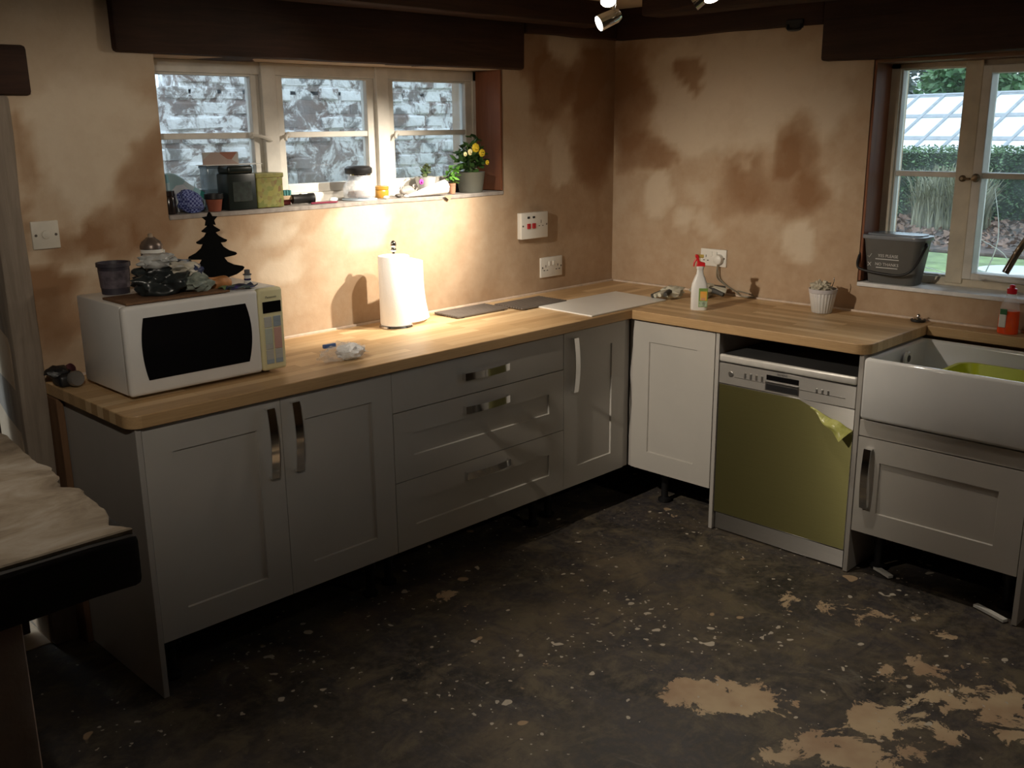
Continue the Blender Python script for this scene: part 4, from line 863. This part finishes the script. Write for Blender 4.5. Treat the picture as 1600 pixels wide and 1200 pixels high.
# rubber gloves behind the spray bottle
gv = mk('cream_rubber_glove', (.55, .53, .43), .6, var=.15, vs=30)
gl = thing('work_gloves', (-.2, -.63, ZW), 'crumpled cream work gloves behind the spray bottle', 'gloves')
gd = mk('dark_glove_coating', (.06, .06, .055), .7, var=.3)
for k, (c, r, sd) in enumerate((((-.255, -.575, ZW+.026), (.07, .05, .030), 31), ((-.135, -.665, ZW+.032), (.075, .055, .036), 34))):
    gb = obj('glove', blob(c, r, sd, .5, 2.6, 3, ZW), gv, gl, smooth=35)
    for j in range(4):
        a = 2.6+k*2.2+j*.28; p = Vector(c); q = p+Vector((math.cos(a)*.105, math.sin(a)*.105, -.012+.006*j)); q.z = max(q.z, ZW+.010)
        obj('finger', tube([p+Vector((math.cos(a), math.sin(a), 0))*.02, (p+q)/2+Vector((0, 0, .008)), q], [.014, .013, .010], 8), gd if j % 3 == 0 else gv, gb, smooth=60)
# fluted pot with cloths
pt = thing('fluted_pot', (-.135, -1.268, ZW), 'white fluted ceramic pot stuffed with cream string', 'pot')
obj('pot', lathe([(.036, ZW), (.041, ZW+.003), (.055, ZW+.085), (.055, ZW+.09)], 96, (-.135, -1.268, 0), flute=(24, .028)), ceramic, pt, smooth=60)
obj('rim', lathe([(.055, ZW+.086), (.0585, ZW+.088), (.0605, ZW+.104), (.056, ZW+.104), (.052, ZW+.07), (.01, ZW+.06)], 40, (-.135, -1.268, 0)), mk('lilac_grey_glaze', (.55, .53, .55), .2), pt, smooth=50)
obj('string', blob((-.138, -1.262, ZW+.108), (.040, .040, .028), 44, .6, 3.2, 4), mk('cream_string', (.55, .50, .39), .9, var=.25, vs=60, bump=.8, bs=120), pt, smooth=True)
obj('wire', tube(smooth_path([(-.12, -1.295, ZW+.10), (-.115, -1.305, ZW+.135), (-.11, -1.30, ZW+.15)]), .002, 6), chrome, pt)
# sink plug
sp = thing('sink_plug', (-.062, -1.655, ZW), 'chrome and black rubber sink plug on the worktop end', 'plug')
obj('rubber', lathe([(.026, ZW), (.030, ZW+.004), (.030, ZW+.010), (.012, ZW+.012)], 20, (-.062, -1.655, 0)), black_pl, sp, smooth=40)
obj('cap', lathe([(.020, ZW+.010), (.018, ZW+.016), (.008, ZW+.020), (.008, ZW+.028), (.003, ZW+.032)], 20, (-.062, -1.655, 0)), chrome, sp, smooth=60)
# washing up liquid
def liquid():
    x, y = -.062, -2.0; t = thing('washing_up_liquid', (x, y, ZW), 'clear bottle of red washing up liquid with red cap', 'bottle'); S2 = Matrix.Translation((x, y, 0)) @ Matrix.Diagonal((.75, 1, 1, 1))
    def e(b): bmesh.ops.transform(b, matrix=S2, verts=b.verts); return b
    obj('liquid', e(lathe([(.004, ZW), (.036, ZW), (.038, ZW+.005), (.036, ZW+.088), (.004, ZW+.088)], 24)), mk('red_orange_liquid', (.85, .085, .02), .12, var=.08, vs=20), t, smooth=40)
    obj('bottle', e(lathe([(.004, ZW+.0885), (.036, ZW+.0885), (.031, ZW+.118), (.018, ZW+.142), (.015, ZW+.155), (.004, ZW+.155)], 24)), m_clear('clear_bottle_plastic', (.9, .9, .9), .22), t, smooth=40)
    cp = obj('cap', e(lathe([(.016, ZW+.152), (.018, ZW+.154), (.018, ZW+.172), (.010, ZW+.175), (.009, ZW+.186), (.003, ZW+.188)], 20)), mk('red_cap', (.68, .01, .03), .3), t, smooth=40)
    lb = obj('label', box((x-.0335, y-.000, ZW+.025), (x-.026, y+.026, ZW+.095), .004), mk('white_label', (.7, .68, .64), .5), t)
    obj('label_badge', box((x-.0342, y-.002, ZW+.075), (x-.03, y+.024, ZW+.097), .003), mk('dark_green_print', (.03, .14, .05), .5), lb)
liquid()
# ================================================================== ON THE WALLS
def faceplate(name, ax, u0, u1, z0, z1, label, cat, proud=.010, mat=white_pl):
    lo = (u0, -proud, z0) if ax == 1 else (-proud, u0, z0); hi = (u1, .002, z1) if ax == 1 else (.002, u1, z1)
    t = thing(name, ((u0+u1)/2, 0, z0) if ax == 1 else (0, (u0+u1)/2, z0), label, cat)
    obj('faceplate', box(lo, hi, .003), mat, t, smooth=30); return t
def wb(ax, u, z, du, dz, d0, d1, bv=.001):       # box on a wall face, u,z centre
    return box((u-du, d0, z-dz), (u+du, d1, z+dz), bv, 1) if ax == 1 else box((d0, u-du, z-dz), (d1, u+du, z+dz), bv, 1)
def screws(t, ax, us, z, d):
    for u in us: obj('screw', lathe([(.001, 0), (.0045, 0), (.004, .0015), (.001, .0017)], 10, (u, d, z) if ax == 1 else (d, u, z), axis=(0, -1, 0) if ax == 1 else (-1, 0, 0)), mk('dull_screw', (.16, .14, .12), .4, .6), t)
slot = mk('socket_slot', (.03, .03, .03), .7)
t = faceplate('cooker_switch', 1, -.703, -.522, 1.180, 1.302, 'white cooker control plate with two red switches on back wall', 'switch', .028)
for u in (-.655, -.620):
    obj('red_rocker', wb(1, u, 1.240, .011, .012, -.034, -.026, .002), mk('red_rocker', (.45, .02, .03), .35), t); obj('neon', wb(1, u, 1.280, .008, .005, -.030, -.026), slot, t)
for du, dz, w, h in ((0, .012, .002, .008), (-.012, -.008, .005, .002), (.012, -.008, .005, .002)): obj('slot', wb(1, -.570+du, 1.245+dz, w, h, -.0288, -.026), slot, t)
screws(t, 1, (-.693, -.532), 1.242, -.028)
def twin(name, ax, u0, u1, z0, z1, label, plug=False):
    t = faceplate(name, ax, u0, u1, z0, z1, label, 'socket'); c = (u0+u1)/2; w = abs(u1-u0); zc = (z0+z1)/2
    for s in (-1, 1):
        obj('rocker', wb(ax, c+s*w*.09, zc+.018, .009, .012, -.0135, -.008, .002), white_pl, t)
        if plug and s == -1: continue
        for du, dz, a, b in ((0, .006, .002, .006), (-.011, -.014, .005, .002), (.011, -.014, .005, .002)): obj('slot', wb(ax, c+s*w*.28+du, zc+dz, a, b, -.0112, -.008), slot, t)
    screws(t, ax, (c-w*.43, c+w*.43), zc, -.010); return t
twin('wall_socket', 1, -.552, -.398, .981, 1.078, 'white twin wall socket below the cooker control plate')
twin('wall_socket', 0, -.700, -.556, 1.038, 1.120, 'white twin wall socket with a plug on the right wall', True)
pg = thing('mains_plug', (-.012, -.664, 1.05), 'white mains plug and grey cable in the right wall socket', 'plug')
obj('plug_body', lathe([(.004, 0), (.024, 0), (.025, .006), (.022, .022), (.014, .027), (.003, .028)], 20, (-.0105, -.664, 1.074), axis=(-1, 0, 0)), cream_pl if False else white_pl, pg, smooth=40)
obj('cable', tube(smooth_path([(-.024, -.664, 1.052), (-.020, -.664, 1.02), (-.014, -.672, .985), (-.012, -.71, .955), (-.016, -.76, .934), (-.022, -.80, .9145), (-.020, -.85, .9145), (-.024, -.87, .920), (-.020, -.845, .928), (-.010, -.80, .932), (-.008, -.77, .934)], 6), .003, 6), mk('grey_cable', (.22, .20, .15), .5), pg, smooth=True)
obj('twin_cable', tube(smooth_path([(-.020, -.660, 1.05), (-.012, -.652, 1.01), (-.010, -.655, .985), (-.010, -.68, .965), (-.010, -.73, .942), (-.014, -.78, .925)], 6), .0025, 6), MATS['grey_cable'], pg, smooth=True)
t = faceplate('light_switch', 1, -2.882, -2.797, 1.333, 1.421, 'square white blank switch plate on wall beside door post', 'switch', .009, mk('dusty_white_plate', (.60, .56, .48), .5))
obj('cord_outlet', lathe([(.003, 0), (.014, 0), (.013, .004), (.003, .006)], 18, (-2.839, -.009, 1.378), axis=(0, -1, 0)), MATS['dusty_white_plate'], t, smooth=40); screws(t, 1, (-2.870, -2.808), 1.377, -.009)
# ================================================================== ON THE BACK SILL
ZS = 1.4095
def sill():
    # packets at the left end
    sh1 = lambda u, v: Vector((-2.385+.15*u, .115-.03*v+.012*math.sin(5*u+2*v), ZS+.004+(.130-.075*u*u)*v+.008*math.sin(7*u)*v))
    solo('biscuit_packet', sheet(sh1, 14, 10, .012), m_print('cyan_white_pack', [(.62, .68, .74), (.10, .45, .55), (.70, .74, .80), (.05, .34, .42), (.65, .7, .76), (.68, .72, .8), (.08, .42, .40)], 22, .3), (-2.31, .1, ZS), 'crumpled cyan and white plastic packet on window sill', 'packet', smooth=30)
    solo('dark_jar', lathe([(.021, ZS), (.023, ZS+.004), (.023, ZS+.055), (.019, ZS+.062), (.021, ZS+.064), (.021, ZS+.08), (.01, ZS+.081)], 20, (-2.391, .045, 0)), mk('brown_black_glass', (.02, .014, .012), .2), (-2.391, .045, ZS), 'small brown black jar at the sill end beside gingham cloth', 'jar', smooth=40)
    gb = blob((-2.312, .033, ZS+.036), (.050, .028, .044), 81, .25, 1.6, 4, ZS)
    for v in gb.verts: v.co.x += (v.co.z-ZS-.03)*-.35
    solo('gingham_cloth', gb, m_check('blue_gingham', (.025, .035, .17), (.20, .25, .50), 130), (-2.31, .033, ZS), 'bundled blue gingham cloth on the sill beside flower pot', 'cloth', smooth=True)
    p = thing('plant_pot', (-2.224, .035, ZS), 'small empty terracotta pot with a black rim on sill', 'pot')
    obj('pot', lathe([(.022, ZS), (.030, ZS+.045), (.029, ZS+.045), (.008, ZS+.03)], 24, (-2.224, .035, 0)), mk('terracotta', (.27, .075, .04), .8, var=.15), p, smooth=40)
    obj('rim', lathe([(.031, ZS+.043), (.034, ZS+.045), (.034, ZS+.062), (.029, ZS+.062), (.028, ZS+.045)], 24, (-2.224, .035, 0)), black_pl, p, smooth=40)
    b = thing('glass_vase', (-2.178, .105, ZS), 'square blue grey glass vase behind the black tin', 'vase')
    obj('vase', box((-2.215, .085, ZS), (-2.14, .145, ZS+.155), .008, 3), m_clear('blue_grey_glass', (.20, .30, .38), .62, .12), b, smooth=40)
    obj('rim', box((-2.217, .083, ZS+.148), (-2.138, .147, ZS+.158), .003), mk('blue_grey_rim', (.12, .17, .22), .2), b)
    c = thing('tea_caddy', (-2.12, .055, ZS), 'tall black lidded tea caddy on the window sill', 'tin')
    obj('tin', box((-2.178, .01, ZS), (-2.062, .095, ZS+.130), .006, 2), mk('black_green_enamel', (.010, .016, .014), .35), c, smooth=30)
    obj('lid', box((-2.172, .013, ZS+.128), (-2.068, .092, ZS+.158), .010, 3), mk('black_green_enamel', (.01,)*3), c, smooth=30)
    obj('label', box((-2.160, .0085, ZS+.03), (-2.082, .012, ZS+.10), .001), mk('dark_green_label', (.018, .028, .024), .5, var=.5, vs=60), c)
    solo('envelope', box((-2.21, .118, ZS+.158), (-2.065, .122, ZS+.205), .0005, 1), m_print('letter_print', [(.40, .37, .34), (.42, .39, .36), (.38, .36, .34), (.30, .12, .08), (.41, .38, .35)], 9, .8), (-2.14, .12, ZS+.158), 'pale printed card standing on glass vase', 'card')
    solo('letter_sheet', box((-2.222, .075, ZS+.1585), (-1.99, .15, ZS+.161), .0005, 1), paper, (-2.1, .11, ZS+.158), 'white paper sheet lying across vase and tea caddy', 'paper')
    d = thing('floral_tin', (-2.0, .06, ZS), 'olive yellow floral patterned square tin on the sill', 'tin')
    obj('tin', box((-2.058, .015, ZS), (-1.945, .105, ZS+.112), .004), m_print('olive_floral', [(.20, .19, .04), (.25, .24, .07), (.14, .16, .03), (.22, .23, .06), (.16, .09, .03), (.24, .23, .05)], 70, .5), d); obj('lid', box((-2.061, .012, ZS+.110), (-1.942, .108, ZS+.127), .003), mk('olive_tin', (.23, .22, .06), .45, var=.25, vs=60), d)
    # little things
    n = thing('nail_brush', (-1.90, .09, ZS), 'small brush with teal bristles on a red and wood stock', 'brush')
    obj('stock', box((-1.945, .075, ZS), (-1.875, .11, ZS+.028), .005), mk('dark_red_stock', (.20, .03, .03), .5), n); obj('handle', box((-1.92, .06, ZS+.02), (-1.865, .078, ZS+.036), .004), mk('tan_wood', (.45, .32, .20), .6), n)
    for k in range(6): obj('tuft', box((-1.942+k*.0125, .078, ZS+.027), (-1.932+k*.0125, .107, ZS+.056), .003), mk('teal_bristle', (.06, .22, .23), .8, var=.3), n)
    k = thing('black_torch', (-1.835, .055, ZS), 'short black pocket torch lying on the sill', 'torch'); obj('barrel', lathe([(.008, -.045), (.018, -.045), (.018, .02), (.021, .024), (.021, .045), (.008, .046)], 18, (-1.835, .055, ZS+.0215), axis=(1, -.15, 0)), black_pl, k, smooth=40); obj('button', box((-1.85, .05, ZS+.036), (-1.84, .06, ZS+.042), .002), chrome, k)
    solo('red_pencil', tube([(-1.82, .022, ZS+.004), (-1.71, .012, ZS+.004), (-1.70, .011, ZS+.004)], [.004, .004, .0008], 6), mk('maroon_paint', (.22, .03, .06), .4), (-1.76, .016, ZS), 'maroon pencil lying along the sill front', 'pencil')
    j = thing('storage_jar', (-1.548, .075, ZS), 'clear glass jar with black clamp lid on the window sill', 'jar'); x, y = -1.548, .075
    obj('glass', lathe([(.01, ZS+.006), (.058, ZS+.006), (.066, ZS+.014), (.066, ZS+.058), (.052, ZS+.078), (.046, ZS+.088), (.046, ZS+.100), (.043, ZS+.100), (.043, ZS+.088), (.05, ZS+.076), (.062, ZS+.056), (.062, ZS+.016), (.01, ZS+.010)], 32, (x, y, 0)), m_clear('jar_glass', (.85, .92, 1), .30, .03), j, smooth=50)
    obj('contents', lathe([(.005, ZS+.011), (.045, ZS+.011), (.05, ZS+.02), (.045, ZS+.034), (.01, ZS+.038)], 24, (x, y, 0)), mk('brown_beans', (.30, .15, .07), .7, var=.5, vs=70), j, smooth=True)
    obj('seal', lathe([(.047, ZS+.098), (.050, ZS+.100), (.050, ZS+.106), (.047, ZS+.108)], 28, (x, y, 0)), chrome, j, smooth=40)
    obj('lid', lathe([(.052, ZS+.105), (.056, ZS+.110), (.056, ZS+.128), (.045, ZS+.136), (.01, ZS+.138)], 28, (x, y, 0)), black_pl, j, smooth=40)
    obj('mat', lathe([(.06, ZS), (.072, ZS+.001), (.072, ZS+.005), (.01, ZS+.006)], 28, (x, y, 0)), mk('pale_blue_mat', (.55, .66, .76), .7), j, smooth=40)
    solo('amber_jar', lathe([(.03, ZS), (.034, ZS+.004), (.036, ZS+.028), (.033, ZS+.034), (.036, ZS+.036), (.036, ZS+.048), (.028, ZS+.05), (.004, ZS+.044)], 22, (-1.425, .095, 0)), mk('amber_glaze', (.45, .22, .03), .25, var=.2), (-1.425, .095, ZS), 'small amber glazed pot behind glass jar', 'pot', smooth=40)
    for q, (x, y, r, lab) in enumerate(((-1.455, .02, .010, 'white pebble on sill edge in front of amber pot'), (-1.375, .035, .012, 'dark pebble on sill in front of the window mullion'), (-1.345, .022, .010, 'off white shell on sill beside the grey cat ornament'), (-1.69, .06, .014, 'white pebble on sill left of glass jar'))):
        solo('pebble', blob((x, y, ZS+r*.7), (r*1.5, r, r*.7), 60+q, .3, 2, 2, ZS), mk('dark_pebble', (.10, .09, .08), .6) if q == 1 else white_pl, (x, y, ZS), lab, 'pebble', smooth=True)
    ct = thing('cat_ornament', (-1.28, .085, ZS), 'grey crouching cat ornament with a curled tail', 'ornament'); gy = mk('grey_glaze', (.36, .33, .31), .35, var=.15)
    obj('body', blob((-1.283, .085, ZS+.022), (.036, .018, .022), 70, .15, 1.5, 3, ZS), gy, ct, smooth=True); obj('head', blob((-1.318, .078, ZS+.022), (.016, .014, .014), 71, .1, 1.5, 2), gy, ct, smooth=True)
    obj('tail', tube(smooth_path([(-1.252, .085, ZS+.014), (-1.236, .083, ZS+.03), (-1.243, .082, ZS+.046), (-1.258, .082, ZS+.042), (-1.253, .082, ZS+.034)], 5), .004, 7), gy, ct, smooth=True)
    for s in (-1, 1): obj('ear', prism([(-1.325+s*.006-.004, ZS+.032), (-1.325+s*.006+.004, ZS+.032), (-1.325+s*.006, ZS+.042)], 1, .074, .080), gy, ct)
    # rolled newspaper cone overhanging the sill
    tip = Vector((-1.345, .02, ZS+.006)); end = Vector((-1.135, .012, ZS+.034)); ax = (end-tip).normalized(); up = Vector((0, 0, 1)); sd = ax.cross(up).normalized(); up = sd.cross(ax)
    def cone(u, v):
        a = u*2.3*PI; r = .003+(.030-.003*u)*v; return tip+ax*(.21*v)+(sd*math.cos(a)+up*math.sin(a))*r
    pc = thing('paper_cone', (-1.24, .015, ZS), 'white paper rolled into a cone with a green inside lying on sill', 'paper')
    obj('outer', sheet(cone, 30, 10, .001), paper, pc, smooth=True)
    obj('inner_end', lathe([(.002, 0), (.024, 0), (.0245, .004), (.002, .004)], 22, end-ax*.012, axis=ax), m_print('green_print', [(.35, .50, .40), (.25, .42, .32), (.5, .62, .52)], 60), pc)
    obj('loose_corner', prism([(-1.165, ZS-.002), (-1.115, ZS+.002), (-1.135, ZS-.022)], 1, -.0150, -.0135), mk('brown_paper', (.35, .27, .18), .9), pc)
    rnd = random.Random(5)
    # plants
    def plant(name, x, y, pot, potm, h, n, size, spread, lm, lab, flowers=(), soil=True):
        p = thing(name, (x, y, ZS), lab, 'plant')
        obj('pot', lathe([(r, ZS+z) for r, z in pot], 28, (x, y, 0)), potm, p, smooth=40); zt = max(z for r, z in pot); rt = max(r for r, z in pot)
        obj('soil', lathe([(.004, ZS+zt-.012), (rt*.86, ZS+zt-.012), (rt*.84, ZS+zt-.006), (.004, ZS+zt-.004)], 20, (x, y, 0)), mk('potting_soil', (.05, .035, .025), .95), p)
        st = new()
        for k in range(7):
            a = rnd.uniform(0, 2*PI); q = rnd.uniform(.3, 1)*spread; join(st, tube([(x, y, ZS+zt-.008), (x+.4*q*math.cos(a), y+.3*q*math.sin(a), ZS+zt+h*.5), (x+q*math.cos(a), y+.6*q*math.sin(a), ZS+zt+h*rnd.uniform(.7, 1))], [.003, .0025, .0015], 5))
        obj('stems', st, mk('green_stem', (.09, .16, .05), .6), p)
        def smp(r):
            v = Vector((r.gauss(0, 1), r.gauss(0, 1), r.gauss(0, 1))).normalized()*r.random()**.4
            return Vector((x+v.x*spread, min(y+v.y*spread*.7, .150), ZS+zt+h*.5+v.z*h*.5))
        obj('foliage', leaves(n, smp, size, rnd, .6, .2), lm, p)['kind'] = 'stuff'
        for fx, fz, r, fm in flowers:
            f = new()
            for k in range(8):
                a = 2*PI*k/8+rnd.uniform(-.1, .1); join(f, blob((x+fx+math.cos(a)*r*.55, y-.05, ZS+zt+fz+math.sin(a)*r*.55), (r*.5, r*.3, r*.5), k, .1, 1, 2))
            join(f, blob((x+fx, y-.056, ZS+zt+fz), (r*.45, r*.35, r*.45), 3, .1, 1, 2)); obj('flower', f, fm, p, smooth=True)
    yel = mk('yellow_petal', (.80, .58, .03), .6); pale = mk('pale_yellow_petal', (.78, .72, .38), .6)
    plant('flowering_plant', -.935, .065, [(.05, 0), (.053, .004), (.066, .088), (.068, .09), (.062, .09), (.058, .07), (.004, .07)], mk('grey_green_pot', (.15, .155, .13), .55, var=.08), .125, 170, .042, .070, m_leaf('kalanchoe_leaf', (.018, .055, .014), (.08, .17, .04), 30), 'leafy plant with yellow flowers in a grey green pot', ((-.012, .105, .021, yel), (.026, .082, .018, yel), (-.045, .088, .014, pale), (.058, .04, .011, yel), (-.075, .08, .010, pale)))
    o = [q for q in C.objects if q.name.startswith('flowering_plant')][0]
    tl = leaves(14, lambda r: (-.905+r.uniform(-.012, .012), .07+r.uniform(-.01, .01), ZS+.20+r.uniform(0, .055)), .035, rnd, .6, 0); obj('tall_shoot', tl, MATS.get('x') or bpy.data.materials['kalanchoe_leaf'], o)
    plant('potted_orchid', -1.165, .105, [(.034, 0), (.037, .004), (.048, .075), (.050, .077), (.046, .077), (.043, .06), (.004, .06)], ceramic, .045, 26, .03, .032, m_leaf('dull_leaf', (.04, .06, .03), (.20, .24, .11), 30), 'small plant with a magenta flower in white pot', ((-.068, -.018, .012, mk('magenta_petal', (.55, .06, .42), .6)),))
    plant('herb_seedling', -1.062, .05, [(.013, 0), (.014, .003), (.018, .045), (.020, .046), (.017, .046), (.016, .04), (.003, .04)], mk('orange_clay', (.55, .28, .17), .8), .075, 46, .032, .026, m_leaf('fresh_leaf', (.08, .25, .03), (.22, .48, .09), 30), 'fresh green seedling in a tiny clay pot')
    solo('slate_coaster', box((-1.015, .128, ZS), (-.95, .15, ZS+.045), .003), mk('dark_slate', (.05, .05, .055), .6), (-.98, .14, ZS), 'dark slate block against frame behind the flowering plant', 'block')
sill()
# ================================================================== SINK SILL: food waste caddy
def caddy():
    Z = 1.0375; x, y = .062, -1.487
    t = thing('food_caddy', (x, y, Z), 'grey lidded food waste caddy with a black handle on sill', 'bin')
    gm = mk('dark_grey_bin_plastic', (.125, .125, .12), .5, var=.06)
    b = new(); rings = []
    for (hx, hy, z) in ((.050, .098, 0), (.053, .102, .004), (.066, .124, .180), (.068, .126, .184), (.068, .126, .19)):
        rings.append([b.verts.new((x+px, y+py, Z+z)) for px, py in rounded(-hx, hx, -hy, hy, 'abcd', .03)])
    for p, q in zip(rings, rings[1:]):
        for k in range(len(p)): b.faces.new((p[k], p[(k+1) % len(p)], q[(k+1) % len(p)], q[k]))
    b.faces.new(rings[0][::-1]); b.faces.new(rings[-1]); obj('bucket', b, gm, t, smooth=40)
    l = prism(rounded(x-.074, x+.074, y-.134, y+.134, 'abcd', .036), 2, Z+.186, Z+.203, .004, 2); obj('lid', l, mk('blue_grey_lid', (.20, .22, .25), .2), t, smooth=40)
    l2 = prism(rounded(x-.058, x+.058, y-.116, y+.116, 'abcd', .03), 2, Z+.202, Z+.209, .003, 2); obj('lid_panel', l2, mk('blue_grey_lid', (.16,)*3), t, smooth=40)
    P = smooth_path([(x-.01, y+.128, Z+.168), (x-.055, y+.134, Z+.12), (x-.082, y+.130, Z+.075), (x-.090, y+.105, Z+.058), (x-.090, y+.03, Z+.048), (x-.090, y-.05, Z+.046), (x-.088, y-.095, Z+.062), (x-.070, y-.120, Z+.10), (x-.03, y-.131, Z+.158), (x-.01, y-.130, Z+.168)], 6)
    obj('handle', tube(P, .0055, 8), black_pl, t, smooth=60)
    for s in (-1, 1): obj('handle_pivot', lathe([(.004, 0), (.011, 0), (.010, .008), (.003, .009)], 14, (x-.01, y+s*.122, Z+.168), axis=(0, s, 0)), black_pl, t)
    ink = mk('white_print', (.68, .68, .66), .6); tilt = Vector((-.072, 0, 1)).normalized()
    def at(u, z): return (x-.0535-z*.0738-.0012, y+u, Z+z)
    text('YES PLEASE', .0175, ink, t, at(.008, .118), (0, -1, 0), tilt); text('NO THANKS', .0175, ink, t, at(.012, .082), (0, -1, 0), tilt)
    for z, w in ((.104, .05), (.068, .046)): obj('printed_rule', box((at(0, z)[0]-.0003, y+.012-w, Z+z-.0015), (at(0, z)[0]+.002, y+.012+w, Z+z+.0015)), ink, t)
    for z, pts in ((.116, [(.096, -.001), (.090, -.008), (.079, .008)]), (.080, [(.094, -.008), (.080, .008)]), (.080, [(.094, .008), (.080, -.008)])):
        obj('printed_mark', tube([at(u, z+dz) for u, dz in pts], .0015, 5), ink, t)
caddy()
# debris on the floor under the sink cabinet
for k, (a, b, lab) in enumerate((((-.50, -1.76, .006), (-.54, -1.84, .006), 'white plaster offcut on floor beside the dishwasher panel'), ((-.55, -2.16, .006), (-.60, -2.28, .006), 'longer white offcut strip on floor under sink cabinet'))):
    solo('plaster_offcut', ribbon([a, ((a[0]+b[0])/2, (a[1]+b[1])/2, .007), b], (.9, -.4, 0), .022, .010), white_pl, ((a[0]+b[0])/2, (a[1]+b[1])/2, 0), lab, 'offcut')
